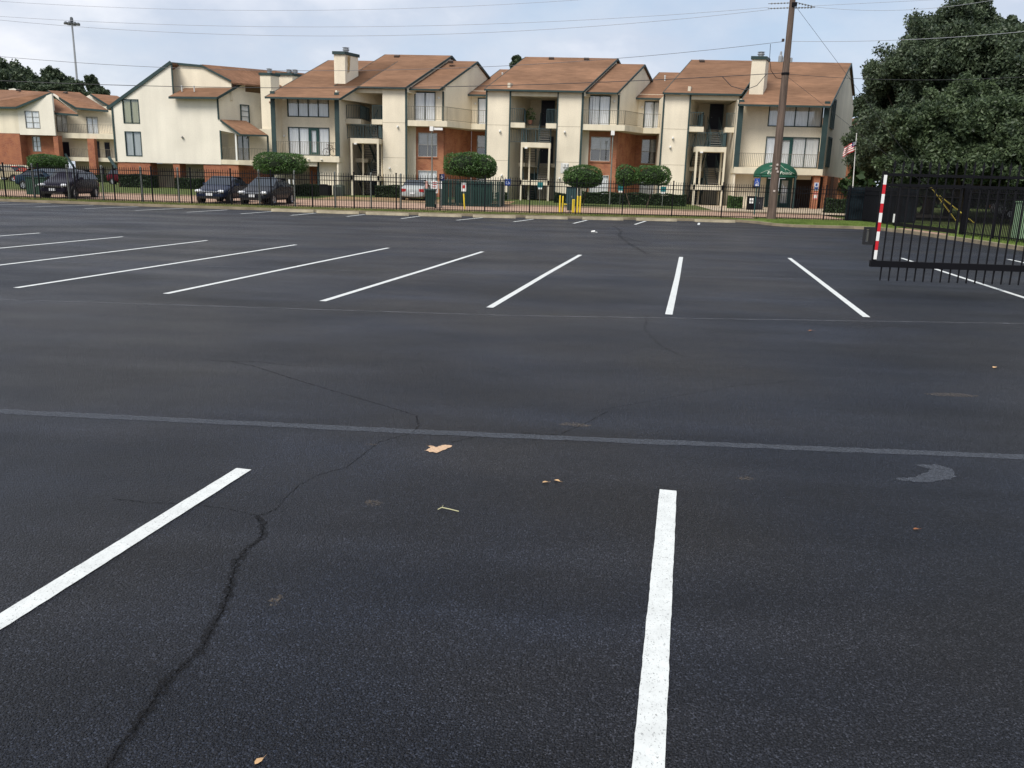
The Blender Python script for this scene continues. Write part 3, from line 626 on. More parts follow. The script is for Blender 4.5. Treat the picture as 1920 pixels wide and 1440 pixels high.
def skew_wall(parent, xa, ya, yb, z0, top_fn, mt, holes=(), name='gable_wall', d=.16):
    """wall running back from (xa,ya) along the skew line to yb, top edge given by top_fn(y)"""
    m = M(); ys = [ya]; n = 10
    ys = [ya+(yb-ya)*i/n for i in range(n+1)]
    if callable(top_fn) and getattr(top_fn, 'peak', None) and ya < top_fn.peak < yb: ys = sorted(ys+[top_fn.peak])
    P = [(xa+SK*(y-ya), y) for y in ys]
    pts = [(x, y, top_fn(y)) for x, y in P]+[(P[-1][0], P[-1][1], z0), (P[0][0], P[0][1], z0)]
    m.ext(pts, (-d, .0, 0)); return m.build(name, mt, parent)
PIT = .53
def rooftop(eave_y, eave_z, ridge_y, drop=.17):
    def f(y): return (eave_z+PIT*(min(y, ridge_y)-eave_y)-PIT*max(0, y-ridge_y))-drop
    f.peak = ridge_y; return f
YP = 65.6; EZ = 8.45; F1, F2, F3 = .4, 3.25, 6.12
main = thing('apartment_building', 'long three storey cream block with brown shingle roofs, green trim and open stair bays', 'building', (0, YP, .3))

def stair_bay(x0, x1, ta, tb, lean=.28, left_wall=True):
    """open stair bay between x0 and x1; entrance tower of cream posts in front"""
    yb = YP+4.6
    if left_wall:
        m = M(); m.plan([(x0-.2, YP+.01), (x0, YP+.01), (x0+lean*4.6, yb), (x0+lean*4.6-.2, yb)], F1, EZ+.5); m.build('side_wall', STUCCO_SHADE, main)
    wall(main, TR(x0-.2, yb), 0, x1-x0+.3, F1, EZ+2.0, mt=STUCCO_SHADE, name='back_wall')
    c = M(); c.box(x0, x1, YP+.25, yb, EZ-.28, EZ-.2); c.build('ceiling', SLAB, main)
    l = M(); l.box(x0, x1, YP+.01, YP+.18, EZ-.42, EZ-.12); l.build('lintel', SLAB, main)
    for F in (F2, F3):
        s = M(); s.box(x0, x0+(1.15 if F == F3 else .0)+.02, YP-.02, YP+2.2, F-.36, F) if F == F3 else None
        if F == F3: s.box(x1-.85, x1, YP-.02, YP+.6, F-.36, F)
        s.box(x0, x1, YP+3.0, yb, F-.3, F)
        s.box(x0, x0+1.15, YP+2.2, YP+3.0, F-.3, F)
        s.build('landing', SLAB, main)
        d = M(); dx = x0+ (x1-x0)*.62; d.box(dx, dx+.95, yb-.06, yb-.005, F+.02, F+2.08); dd = d.build('door', DOORB, main)
        k = M(); k.lathe((dx+.12, yb-.1, F+1.0), [(.001, 0), (.04, .02), (.001, .07)], 6); k.build('door_knob', METAL, dd)
        fr = M(); fr.box(dx-.07, dx, yb-.08, yb-.002, F, F+2.16); fr.box(dx+.95, dx+1.02, yb-.08, yb-.002, F, F+2.16); fr.box(dx, dx+.95, yb-.08, yb-.002, F+2.08, F+2.16); fr.build('door_frame', GREEN, main)
    d = M(); dx = x0+(x1-x0)*.3; d.box(dx, dx+.95, yb-.06, yb-.005, F1+.02, F1+2.08); d.build('door', DOORG, main)
    railing(main, [(x0+.06, YP+.1), (x0+1.1, YP+.1), (x0+1.1, YP+3.0), (x1-2.0, YP+3.0)], F3, 1.02, mt=GREEN2)
    railing(main, [(x1-.8, YP+.1), (x1-.05, YP+.1)], F3, 1.02, sp=.1, mt=GREEN2)
    # half landings on a cream frame standing in front
    yf, yk = YP-1.0, YP+.5
    for (zt, nm) in ((4.66, 1), (1.92, 0)):
        b = M(); b.box(ta, tb, yf, yk, zt-.36, zt); b.build('half_landing', SLAB, main)
    p = M()
    for (px_, py_) in ((ta+.07, yf+.07), (tb-.07, yf+.07)):
        p = M(); p.box(px_-.07, px_+.07, py_-.07, py_+.07, .3, 4.30); p.build('portico_post', SLAB, main)
    for (px_, py_) in ((ta+.6, yk-.07), (tb-.1, yk-.07)):
        p = M(); p.box(px_-.06, px_+.06, py_-.06, py_+.06, .3, 4.30); p.build('portico_post', SLAB, main)
    railing(main, [(x0+.1, YP+.2), (x0+.1, YP-.05), (ta, yf+.1), (tb, yf+.1), (x1-.05, YP-.05)], 4.66, 1.02, sp=.12, mt=GREEN2) if False else railing(main, [(ta+.05, yf+.06), (tb-.05, yf+.06), (tb-.05, yk)], 4.66, 1.0, sp=.12, mt=GREEN2)
    railing(main, [(x0+.05, YP+.3), (x0+1.3, YP+.3)], 4.66, 1.0, sp=.12, mt=GREEN2)
    xm = (ta+tb)/2
    stairs(main, xm+.12, tb-.1, yk, 4.66, YP+3.0, F3, 8)        # upper half flights
    stairs(main, ta+.1, xm-.12, YP+3.0, F2, yk, 4.66, 8)
    stairs(main, xm+.12, tb-.1, yk, 1.92, YP+3.0, F2, 8)
    stairs(main, ta+.1, xm-.12, YP+3.0, F1, yk, 1.92, 8)
    lp = M(); lp.box(ta+.3, ta+.5, yf-.12, yf, 4.2, 4.3); lp.build('ceiling_lamp', WHITEP, main)

def pier(x0, x1, side_to=4.6, mt=None):
    m = M(); m.box(x0, x1, YP, YP+side_to, .3, EZ-.1); m.build('pier', mt or STUCCO, main)
    t_ = M()
    for zz in (F2+.06, F3-.22): t_.box(x0-.0, x1+.0, YP-.006, YP-.001, zz, zz+.03)
    t_.build('reveal_strip', mat('joint_line', (.42, .37, .28), .9), main)
def trim(x, y=YP, z0=.4, z1=EZ-.1, w=.13):
    m = M(); m.box(x-w/2, x+w/2, y-.05, y-.007, z0, z1); m.build('corner_trim', GREEN, main)

def balcony_bay(a, brick_low=True, dark_gap=False, ventc=0):
    """a = x of the right edge of the pier; first bay 2.75 wide, skewed gable wall, recessed second bay"""
    y1 = YP+1.2; ya = YP+5.0; c1 = a+2.75; c2 = c1+SK*(ya-y1); e = a+6.6
    T1 = TR(0, y1); T2 = TR(0, ya)
    # level 3
    d0, d1 = a+.52, a+2.02
    wall(main, T1, a-.1, c1, F3-.2, EZ+.0, [(d0, d1, F3+.06, F3+2.12)], STUCCO)
    window(main, T1, d0, d1, F3+.06, F3+2.12, 2, cmat=None, name='sliding_door')
    if dark_gap:
        m = M(T1); m.box(d0+.08, d0+.42, .09, .11, F3+.06, F3+2.1); m.build('gap_shade_panel', DARK, main)  # dark panel painted as the unlit gap of the door
    g0_, g1_ = c2+.55, c2+1.95
    wall(main, T2, c2, e, F3-.2, EZ+.4, [(g0_, g1_, F3+.06, F3+2.12)], STUCCO)
    window(main, T2, g0_, g1_, F3+.06, F3+2.12, 2, name='sliding_door')
    # lower levels in brick
    wn = a+.72
    sidew = M(); sidew.box(a-.02, a+.58, y1-.12, y1+.1, F1-.1, F3-.3); sidew.build('flank_wall', STUCCO, main)
    W2 = (a+.78, a+2.2, F2+.28, F2+2.0); W1 = (a+.78, a+2.2, F1+.5, F1+2.0)
    wall(main, T1, a+.58, c1, F1-.1, F3-.2, [W2, W1], BRICK, name='brick_wall')
    window(main, T1, *W2, cols=2, cover='blind', frame=mat('frame_pale', (.48, .46, .42), .6), fw_=.04, half=True)
    window(main, T1, *W1, cols=2, cover='curtain', frame=mat('frame_pale', (.48, .46, .42), .6), fw_=.04)
    V2 = (g0_-.05, g1_+.1, F2+.28, F2+2.1); V1 = (g0_-.05, g1_+.1, F1+.5, F1+2.1)
    wall(main, T2, c2, e, F1-.1, F3-.2, [V2, V1], BRICK, name='brick_wall')
    window(main, T2, *V2, cols=2, cover='blind', frame=mat('frame_pale', (.48, .46, .42), .6), fw_=.04, half=True)
    window(main, T2, *V1, cols=2, cover='curtain', frame=mat('frame_pale', (.48, .46, .42), .6), fw_=.04)
    sill = M(T1); sill.box(W2[0]-.1, W2[1]+.1, -.07, -.001, W2[2]-.14, W2[2]-.045); sill.build('sill', BRICK, main)
    skew_wall(main, c1+SK*.17, y1+.17, ya-.01, F1-.1, lambda y: F3-.2, BRICK, name='brick_wall', d=.2)
    ft_ = rooftop(YP+.4, EZ, 71.1)
    skew_wall(main, c1+SK*.17, y1+.17, 76.0, F3-.2, ft_, STUCCO)
    tr_ = M(); tr_.box(c1-.13, c1+.01, y1-.05, y1-.003, F3-.1, EZ-.1); tr_.build('corner_trim', GREEN, main)
    # balcony
    zb0, zb1 = F3-.42, F3
    pl = [(a-.05, YP+.0), (a+3.2, YP+.0), (a+4.75, YP+2.4), (e-.1, YP+2.4), (e-.1, ya), (c2, ya), (c1, y1), (a-.05, y1)]
    s = M(); s.plan(pl, zb0, zb1); s.build('balcony', SLAB, main)
    railing(main, [(a+.05, YP+.06), (a+3.17, YP+.06), (a+4.72, YP+2.46), (e-.2, YP+2.46)], F3, 1.02)
    wall_lamp(main, a+2.35, y1, F3+1.75); wall_lamp(main, c2+.3, ya, F3+1.7)
    # roofs
    roof_slab(main, (a-.3, YP+.4, EZ), (c1-.25, YP+.4, EZ), (c1-.25+SK*5.1, 71.1, EZ+PIT*5.1), (a-.3+SK*5.1, 71.1, EZ+PIT*5.1), back=.9)
    roof_slab(main, (c2-.25, ya-.6, EZ+.05), (e+.3, ya-.6, EZ+.05), (e+.3+SK*4.8, ya+4.2, EZ+.05+PIT*4.8), (c2-.25+SK*4.8, ya+4.2, EZ+.05+PIT*4.8), back=.9)
    vent(main, c2+2.2, ya+2.6, EZ+.05+PIT*3.2, 1)

U2X, U3X = -7.13, 6.10
A1, A2 = -13.35, .08
# unit 1 (stairs) / unit 2 / unit 3
stair_bay(-18.0, -15.13, -17.4, -15.1-.12, left_wall=False)
pier(-15.13, -13.35); trim(-13.3, w=.16)
balcony_bay(A1)
pier(U2X, -5.41); trim(-5.38, w=.12); trim(U2X-.04, w=.12)
stair_bay(-5.41, -1.79, -4.42, -2.2)
pier(-1.79, .05); trim(.06, w=.16); trim(-1.8, w=.08)
balcony_bay(A2, dark_gap=True)
pier(U3X, 7.95); trim(7.98, w=.12); trim(U3X-.04, w=.12)
stair_bay(7.95, 11.55, 8.55, 10.75)
# main roofs over the piers and stairs
def main_roof(xa, xb, ry=71.2, back=.9, ra=None, up_=0):
    h = ry-65.3
    return roof_slab(main, (xa, 65.3, EZ), (xb, 65.3, EZ), (xb+SK*h, ry, EZ+PIT*h+up_), ((xa+SK*h) if ra is None else ra, ry, EZ+PIT*h+up_), back=back)
r1_ = main_roof(-18.75, -13.33)
r2_ = main_roof(U2X-.15, .06)
r3_ = main_roof(U3X-.15, 11.6)
# gable strips beside the taller roofs
for xx in (-13.28, .12): skew_wall(main, xx, 65.7, 76.2, EZ-.3, rooftop(65.3, EZ, 71.2, .2), STUCCO, name='gable_wall', d=.3)
for x, y, k in [(-15.5, 70.8, 0), (-3.0, 70.9, 0), (-.2, 70.9, 0), (8.9, 70.9, 0), (-11.0, 70.0, 0)]:
    vent(main, x+.4, y, EZ+PIT*(y-65.3), k)
wall_lamp(main, -13.95, YP, 5.6); wall_lamp(main, -14.6, YP, 2.5); wall_lamp(main, -6.1, YP, 5.45); wall_lamp(main, -5.9, YP, 2.2); wall_lamp(main, -1.2, YP, 5.5); wall_lamp(main, -1.45, YP, 2.1)
wall_lamp(main, 6.9, YP, 5.25); wall_lamp(main, 6.75, YP, 4.6); wall_lamp(main, 6.6, YP, 2.1)
m_ = M(); 
for i in range(4): m_.lathe((-1.15+.22*(i % 2)*1.0, YP-.06, 2.95 if i < 2 else 2.6), [(.001, -.0), (.10, 0), (.10, .22), (.001, .22)], 10)
m_.box(-1.4, -.8, YP-.03, YP-.001, 2.5, 3.25); m_.build('meter_panel', mat('meter_grey', (.62, .62, .60), .6), main)

# ---- left projecting bay
YL = 63.85
LX0, LX1 = -23.1, -18.15
h = 69.6-63.3
roof_slab(main, (LX0-.3, 63.3, EZ-PIT*2.0), (LX1+.35, 63.3, EZ-PIT*2.0), (LX1+.35+SK*6.6, 69.9, EZ+PIT*4.6), (LX0-.3+SK*6.6, 69.9, EZ+PIT*4.6), back=.8)
TL = TR(0, YL+1.2)
wall(main, TL, LX0, LX1, F2-.3, 7.95, [(-22.3, -19.2, 6.2, 7.62), (-22.3, -19.2, F2+.1, 5.32)], STUCCO)
window(main, TL, -22.3, -19.2, 6.2, 7.62, 4, cover='curtain')
window(main, TL, -22.3, -19.2, F2+.1, 5.32, 4, cover='curtain', door=2)
m_ = M(); m_.plan([(LX1-.12, YL), (LX1, YL), (LX1+.5, YL+6.5), (LX1+.38, YL+6.5)], .4, 8.0); m_.build('side_wall', STUCCO, main)
skew_wall(main, LX1+.2, YL+.2, 74, 7.4, rooftop(63.3, EZ-PIT*2.0, 69.9, .2), STUCCO, d=.2)
m_ = M(); m_.plan([(LX0, YL), (LX0+.12, YL), (LX0+1.5, 75), (LX0+1.38, 75)], .4, 7.9); m_.build('side_wall', STUCCO, main)
for xx in (LX0+.05, LX1-.02):
    m_ = M(); m_.box(xx-.17, xx+.17, YL-.06, YL-.01, F2-.1, 7.85); m_.build('fin_board', GREEN, main)
m_ = M(); m_.plan([(LX0+.05, YL-.1), (LX1+.1, YL-.1), (LX1+.1, YL+1.3), (LX0+.05, YL+1.3)], F2-.42, F2+.02); m_.build('balcony', SLAB, main)
railing(main, [(LX0+.25, YL-.02), (LX1-.2, YL-.02)], F2+.02, 1.0)
wall_lamp(main, LX0+.45, YL+1.2, 4.7)
wall(main, TR(0, YL+.6), -19.85, LX1, .3, F2-.43, (), STUCCO)
m_ = M(); m_.box(-19.95, -19.83, YL+.5, YL+.59, .3, F2-.43); m_.box(LX1-.12, LX1+.02, YL+.5, YL+.59, .3, F2-.43); m_.build('corner_trim', GREEN, main)
wall(main, TR(0, YL+4), LX0, -19.8, .3, F2-.4, (), STUCCO_SHADE, name='back_wall')
m_ = M(); m_.box(-21.1, -20.6, YL+2.2, YL+2.6, .3, F2-.42); m_.build('brick_pier', BRICK, main)
m_ = M(); m_.box(LX0, -19.85, YL+.1, YL+.3, F2-.75, F2-.43); m_.build('beam', STUCCO_SHADE, main)
m_ = M(); m_.box(-21.0, -20.1, YL+3.9, YL+3.95, .4, 2.5); m_.build('door', DOORB, main)
for x in (-21.3, -20.4, -19.4):
    m_ = M(); m_.lathe((x, YL-.16, F2-.25), [(.001, -.06), (.09, 0), (.001, .06)], 8); m_.build('floodlight', WHITEP, main)
# bicycle leaning on the balcony rail, tiny
bk = thing('bicycle', 'small dark bicycle leaning on the balcony rail at the left bay', 'bicycle', (-18.9, YL+.3, F2+.02))
m_ = M()
for cx_ in (-19.15, -18.6):
    for i in range(14):
        a = 2*math.pi*i/14; b = 2*math.pi*(i+1)/14; m_.tube((cx_+.27*math.cos(a), YL+.3, F2+.31+.27*math.sin(a)), (cx_+.27*math.cos(b), YL+.3, F2+.31+.27*math.sin(b)), .02, .02, 5)
m_.build('wheel', BLACK, bk)
m_ = M(); P_ = {'r': (-19.15, F2+.31), 'f': (-18.6, F2+.31), 's': (-18.98, F2+.8), 'b': (-18.92, F2+.33), 'h': (-18.68, F2+.82)}
for p, q in ('rs', 'rb', 'sb', 'sh', 'bh', 'hf'): m_.tube((P_[p][0], YL+.3, P_[p][1]), (P_[q][0], YL+.3, P_[q][1]), .02, .02, 5)
m_.tube((-18.75, YL+.1, F2+.95), (-18.62, YL+.5, F2+.95), .015, .015, 5); m_.box(-19.08, -18.88, YL+.25, YL+.35, F2+.82, F2+.87); m_.build('frame', mat('bike_frame', (.06, .02, .02), .4), bk)

# chimneys
def chimney(parent, pts, z0, z1, cap_n=1):
    m = M(); m.plan(pts, z0, z1); c = m.build('chimney', STUCCO, parent)
    cx_ = sum(p[0] for p in pts)/4; cy_ = sum(p[1] for p in pts)/4
    m = M(); m.plan([(cx_+(x-cx_)*1.14, cy_+(y-cy_)*1.14) for x, y in pts], z1, z1+.22); m.build('cap', GREEN, c)
    for i in range(cap_n):
        m = M(); m.lathe((cx_+(i-(cap_n-1)/2)*.55, cy_, z1+.22), [(.2, 0), (.2, .18), (.26, .18), (.26, .25), (.2, .25), (.2, .34), (.28, .36), (.001, .42)], 12); m.build('flue', METAL, c)
    return c
c_ = chimney(main, [(-18.85, 65.7), (-18.0, 65.7), (-17.35, 67.1), (-18.2, 67.1)], 8.3, 10.75)
m_ = M(); m_.add([(-17.92, 65.86, 10.74), (-17.72, 66.3, 10.74), (-17.78, 66.17, 9.6), (-17.88, 65.95, 9.4)], [(0,1,2,3)])
m_.build('rust_stain', worn_mat('rust_stain', (.42, .26, .08), .9, .35, .6, 5, .1, (1,1,.3), .8), c_)
chimney(main, [(12.15, 65.3), (13.15, 65.3), (13.6, 66.4), (12.6, 66.4)], 8.3, 10.85)

# ---- right projecting bay with the entrance
YR = 64.1; RX0, RX1 = 11.35, 17.65
roof_slab(main, (RX0-.15, 63.7, EZ-PIT*1.6), (RX1-.05, 63.7, EZ-PIT*1.6), (RX1-.05+SK*7.4, 71.1, EZ+PIT*5.8), (RX0-.15+SK*7.4, 71.1, EZ+PIT*5.8), back=.5)
TRR = TR(0, YR+1.15)
wall(main, TRR, RX0, RX1-.05, F2-.3, 8.05, [(13.75, 17.5, 6.3, 7.85), (13.75, 17.5, F2+.15, 5.45)], STUCCO)
window(main, TRR, 13.75, 17.5, 6.3, 7.85, 4, cover='curtain')
window(main, TRR, 13.75, 17.5, F2+.15, 5.45, 4, cover='curtain', door=1)
m_ = M(); m_.plan([(RX0, YR), (RX0+.12, YR), (RX0+.12, YR+6), (RX0, YR+6)], .4, 8.0); m_.build('side_wall', STUCCO, main)
rs = skew_wall(main, RX1, YR, 76.0, F2-.42, rooftop(63.7, EZ-PIT*1.6, 71.1, .2), STUCCO, name='side_wall', d=.2)
for xx in (RX0+.1, RX1-.15):
    m_ = M(); m_.box(xx-.19, xx+.19, YR-.06, YR-.01, F2-.1, 7.95); m_.build('fin_board', GREEN, main)
# narrow side windows on the skewed wall
def on_skew(y, x_off=.012): return RX1+SK*(y-YR)+x_off
for (za, zb) in ((6.3, 8.2), (3.55, 5.5)):
    m_ = M(); ya_, yb_ = 65.2, 66.5; pts = [(on_skew(ya_), ya_), (on_skew(yb_), yb_)]
    for (s0, s1, c0, c1) in ((ya_-.12, ya_, za-.1, zb+.1), (yb_, yb_+.12, za-.1, zb+.1), (ya_, yb_, zb, zb+.1), (ya_, yb_, za-.1, za), ((ya_+yb_)/2-.05, (ya_+yb_)/2+.05, za, zb)):
        m_.ext([(on_skew(s0), s0, c0), (on_skew(s1), s1, c0), (on_skew(s1), s1, c1), (on_skew(s0), s0, c1)], (.07, -.02, 0))
    w = m_.build('window', GREEN, main)
    p = M(); p.ext([(on_skew(ya_), ya_, za), (on_skew(yb_), yb_, za), (on_skew(yb_), yb_, zb), (on_skew(ya_), ya_, zb)], (.02, -.006, 0)); p.build('pane', mat('pane_dim', (.16, .17, .17), .1, spec=.6), w)
m_ = M(); m_.box(RX0-.05, RX1+.02, YR-.12, YR+1.3, F2-.44, F2-.0); m_.build('balcony', SLAB, main)
railing(main, [(RX0+.3, YR-.03), (RX1-.3, YR-.03)], F2, 1.0)
wall_lamp(main, RX0+.35, YR+1.15, 4.9)
# entrance level
wall(main, TR(0, YR+1.0), RX0+.05, 16.0, .3, F2-.45, [(14.05, 15.75, .45, 2.55)], STUCCO)
dr = M(); y_ = YR+1.0
dr.box(13.95, 14.05, y_-.06, y_+.1, .4, 2.65); dr.box(15.75, 15.85, y_-.06, y_+.1, .4, 2.65); dr.box(14.05, 15.75, y_-.06, y_+.1, 2.55, 2.65)
fr_ = dr.build('door_frame', DOORG, main)
for a in (14.07, 14.92):
    d = M(); b = a+.81; d.box(a, a+.16, y_-.02, y_+.05, .45, 2.53); d.box(b-.16, b, y_-.02, y_+.05, .45, 2.53); d.box(a+.16, b-.16, y_-.02, y_+.05, .45, .75); d.box(a+.16, b-.16, y_-.02, y_+.05, 2.4, 2.53)
    dd = d.build('door', DOORG, main)
    p = M(); p.quad((a+.16, y_+.02, .75), (b-.16, y_+.02, .75), (b-.16, y_+.02, 2.4), (a+.16, y_+.02, 2.4)); p.build('pane', GLASS, dd)
    p = M(); p.quad((a+.1, y_+.08, .5), (b-.1, y_+.08, .5), (b-.1, y_+.08, 2.5), (a+.1, y_+.08, 2.5)); p.build('curtain', CURT, dd)
kb = M(); kb.lathe((14.95, y_-.06, 1.4), [(.001, -.06), (.04, 0), (.001, .06)], 6); kb.build('door_knob', mat('brass', (.7, .6, .3), .3, metal=1), main)
wall(main, TR(0, YR+3.2), 15.9, 19.5, .3, F2-.45, (), mat('recess_shade_brown', (.07, .045, .035), .9), name='back_wall')  # dark opening: shade of the recess put into the wall colour
m_ = M(); m_.box(15.95, 16.05, YR+1.0, YR+3.2, .3, F2-.45); m_.build('side_wall', STUCCO, main)
m_ = M(); m_.box(17.15, 17.6, YR+.05, YR+.5, .3, F2-.45); bp_ = m_.build('brick_pier', BRICK, main)
m_ = M(); m_.plan([(18.1, YR+1.1), (18.4, YR+1.1), (21.4, YR+8.5), (21.0, YR+8.5)], .3, F2-.45); m_.build('brick_wall', BRICK, main)
m_ = M(); m_.box(16.05, 17.15, YR+.9, YR+1.1, F2-.75, F2-.45); m_.build('beam', STUCCO_SHADE, main)
for z_, c_, n_ in ((2.35, 'b', 1), (1.95, 'w', 1), (1.45, 'r', 1)):
    pass
# two notices on the brick pier
m_ = M(); m_.box(17.22, 17.52, YR+.02, YR+.047, 1.75, 2.3); np_ = m_.build('notice', mat('notice_blue', (.55, .6, .7), .6), main)
m_ = M(); m_.box(17.24, 17.5, YR+.012, YR+.019, 1.80, 1.98); m_.box(17.3, 17.44, YR+.012, YR+.019, 2.05, 2.24); m_.build('notice_print', mat('print_navy', (.04, .08, .25), .6), np_)
m_ = M(); m_.box(17.22, 17.52, YR+.02, YR+.047, 1.1, 1.62); np_ = m_.build('notice', mat('notice_red', (.62, .22, .2), .6), main)
m_ = M(); m_.box(17.25, 17.49, YR+.012, YR+.019, 1.2, 1.42); m_.build('notice_print', WHITEP, np_)
# address board and letterboxes beside the door
m_ = M(); m_.box(12.95, 13.45, y_-.04, y_-.003, 1.75, 2.35); ab = m_.build('address_board', mat('board_tan', (.35, .31, .24), .7), main)
m_ = M(); m_.box(13.1, 13.3, y_-.05, y_-.042, 2.05, 2.22); m_.box(13.0, 13.4, y_-.05, y_-.042, 1.8, 1.95); m_.build('board_print', mat('print_dark', (.08, .08, .08), .7), ab)

# awning: quarter ellipsoid canopy over the entrance, with lettering and a mountain line
awx0, awx1 = 12.75, 15.85; AC = (awx0+awx1)/2; AA = (awx1-awx0)/2; AD = 1.5; AH = .95; AZ = 2.72; AY = YR-.13
AWM = mat('awning_green', (.010, .075, .045), .65, var=.15, scale=3)
LETM = mat('letter_cream', (.62, .66, .56), .7)
aw = thing('awning', 'dark green half dome awning with white lettering over the entrance doors', 'awning', (AC, AY, AZ))
def aw_y(x, z, off=0):
    q = 1-((x-AC)/AA)**2-((z-AZ)/AH)**2 if z > AZ else 1-((x-AC)/AA)**2
    return AY-AD*math.sqrt(max(0, q))-off
m_ = M(); n = 24; na = 10; vs = []
for j in range(na+1):
    v = j/na*math.pi/2
    for i in range(n+1):
        u = math.pi*i/n; vs.append((AC-AA*math.cos(u), AY-AD*math.sin(u)*math.cos(v), AZ+AH*math.sin(u)*math.sin(v)))
m_.add(vs, [(j*(n+1)+i, j*(n+1)+i+1, (j+1)*(n+1)+i+1, (j+1)*(n+1)+i) for j in range(na) for i in range(n)])
vs = []
for i in range(n+1):
    u = math.pi*i/n; x, y = AC-AA*math.cos(u), AY-AD*math.sin(u); vs += [(x, y, AZ-.17), (x, y, AZ)]
m_.add(vs, [(2*i, 2*i+2, 2*i+3, 2*i+1) for i in range(n)])
cn = m_.build('canopy', AWM, aw, True)
sf = cn.modifiers.new('thick', 'SOLIDIFY'); sf.thickness = .015
def bend_onto(verts, off=.03): return [Vector((x, aw_y(x, z, off), z)) for x, z in verts]
tcu = bpy.data.curves.new('lettering', 'FONT'); tcu.body = 'Eagle Pointe'; tcu.size = .31; tcu.align_x = 'CENTER'; tcu.shear = .25; tcu.offset = .0; tcu.space_character = 1.12
to = bpy.data.objects.new('lettering', tcu); COL.objects.link(to)
bpy.context.view_layer.update()
tm = bpy.data.meshes.new_from_object(to.evaluated_get(bpy.context.evaluated_depsgraph_get()))
bpy.data.objects.remove(to)
m_ = M(); m_.add([(AC+v.co.x*1.0, aw_y(AC+v.co.x, AZ+.07+v.co.y, .03), AZ+.07+v.co.y) for v in tm.vertices], [tuple(p.vertices) for p in tm.polygons]); m_.build('lettering', LETM, cn)
def aw_line(pts, w=.018):
    P = []
    for (xa, za), (xb, zb) in zip(pts[:-1], pts[1:]):
        for k in range(6): P.append((xa+(xb-xa)*k/6, za+(zb-za)*k/6))
    P.append(pts[-1]); Q = bend_onto([(AC+x, AZ+z) for x, z in P], .03); m_.path(Q, w/2, 5)
m_ = M(); aw_line([(-1.25, .12), (-.95, .28), (-.72, .36), (-.5, .48), (-.34, .58), (-.2, .62), (.04, .78), (.16, .64), (.3, .5), (.42, .40), (.36, .34)]); aw_line([(.32, .48), (.55, .42), (.8, .26), (1.1, .14)]); m_.build('mountain_outline', LETM, cn)
m_ = M(); W_ = [(-.72, .62), (-.5, .68), (-.34, .63), (-.2, .72), (-.22, .66), (-.3, .57), (-.42, .58), (-.52, .64)]; Q = bend_onto([(AC+x, AZ+z) for x, z in W_], .035); m_.add(Q, [tuple(range(len(Q)))]); m_.build('bird_emblem', LETM, cn)
for x in (awx0+.3, awx1-.3):
    m_ = M(); m_.box(x-.05, x+.05, AY-1.0, AY-.9, .38, AZ); m_.build('support_post', GREEN, aw)

# ------------------------------------------------------------------ gable building at left (depth about 73 m)
def q(x60, z60, Y): return (x60*Y/60, Y, 1.72+(z60-1.72)*Y/60)
gb = thing('gable_building', 'three storey building whose big pale gable end faces the car park, brick ground floor', 'building', (-34, 73, .4))
YB = 73.0; kB = YB/60
def bx(x): return x*kB
def bz(z): return 1.72+(z-1.72)*kB
TB = TR(0, YB)
gx0_, gpk, gxe = bx(-33.45), bx(-28.87), bx(-25.63)
zbr = bz(2.40)
wins = [(bx(-32.6), bx(-31.5), bz(5.14), bz(6.68)), (bx(-32.6), bx(-31.5), bz(2.88), bz(4.48))]
xr_ = bx(-24.42)
wall(gb, TB, gx0_, gxe, zbr, bz(6.3), [wins[0], wins[1]], STUCCO_W)
# upper parts: cut around the upper window, then the gable
m_ = M(TB); 
def elevp(m, pts): m.ext([(x, 0, z) for x, z in pts], (0, .16, 0))
zt1 = bz(6.3)
xw0, xw1, zw1 = wins[0][0], wins[0][1], wins[0][3]
rk = lambda x: zt1+(bz(9.2)-zt1)*(x-gx0_)/(gpk-gx0_)
elevp(m_, [(gx0_, zt1+.001), (xw0, zt1+.001), (xw0, rk(xw0))]); elevp(m_, [(xw0, zw1), (xw1, zw1), (xw1, rk(xw1)), (xw0, rk(xw0))])
elevp(m_, [(xw1, zt1+.001), (gpk, zt1+.001), (gpk, bz(9.2)), (xw1, rk(xw1))]); elevp(m_, [(gpk, zt1+.001), (gxe, zt1+.001), (gxe, bz(7.0)), (gpk, bz(7.0))])
m_.build('gable', STUCCO_W, gb)
for w in wins: window(gb, TB, *w, cols=2, cover='curtain', cmat=BLIND_Y if w is wins[0] else mat('curtain_grey', (.36, .385, .38), .95, var=.2, scale=5, stretch=(3,3,.1)))
# set back upper wall and gables
m_ = M(); YB2 = YB+1.0
a_ = lambda x, z, Y: (x*Y/60, Y, 1.72+(z-1.72)*Y/60)
m_.ext([a_(-28.87, 6.8, YB2), a_(-24.6, 6.8, YB2), a_(-24.6, 8.05, YB2), a_(-26.7, 9.02, YB2), a_(-28.87, 9.12, YB2)], (0, .2, 0)); m_.build('upper_wall', STUCCO, gb)
for nm_, a_0, b_0, w_0, h_0 in (('rake_board', (gx0_-.4, YB-.06, rk(gx0_)-.30), (gpk+.02, YB-.06, bz(9.26)), .10, .26), ('ridge_board', a_(-28.87, 9.2, YB2-.1), a_(-26.7, 9.05, YB2-.1), .08, .18),
        ('rake_board', a_(-26.75, 9.1, YB2-.12), a_(-24.6, 8.08, YB2-.12), .08, .16), ('corner_trim', (gpk+.05, YB-.03, bz(7.1)), (gpk+.05, YB-.03, bz(9.2)), .12, .06),
        ('corner_trim', (gx0_+.03, YB-.04, zbr), (gx0_+.03, YB-.04, zt1), .14, .06), ('corner_trim', (gxe+.0, YB-.04, bz(5.5)), (gxe+.0, YB-.04, bz(6.95)), .14, .06)):
    tm_ = M(); tm_.bar(a_0, b_0, w_0, h_0); tm_.build(nm_, GREEN, gb)
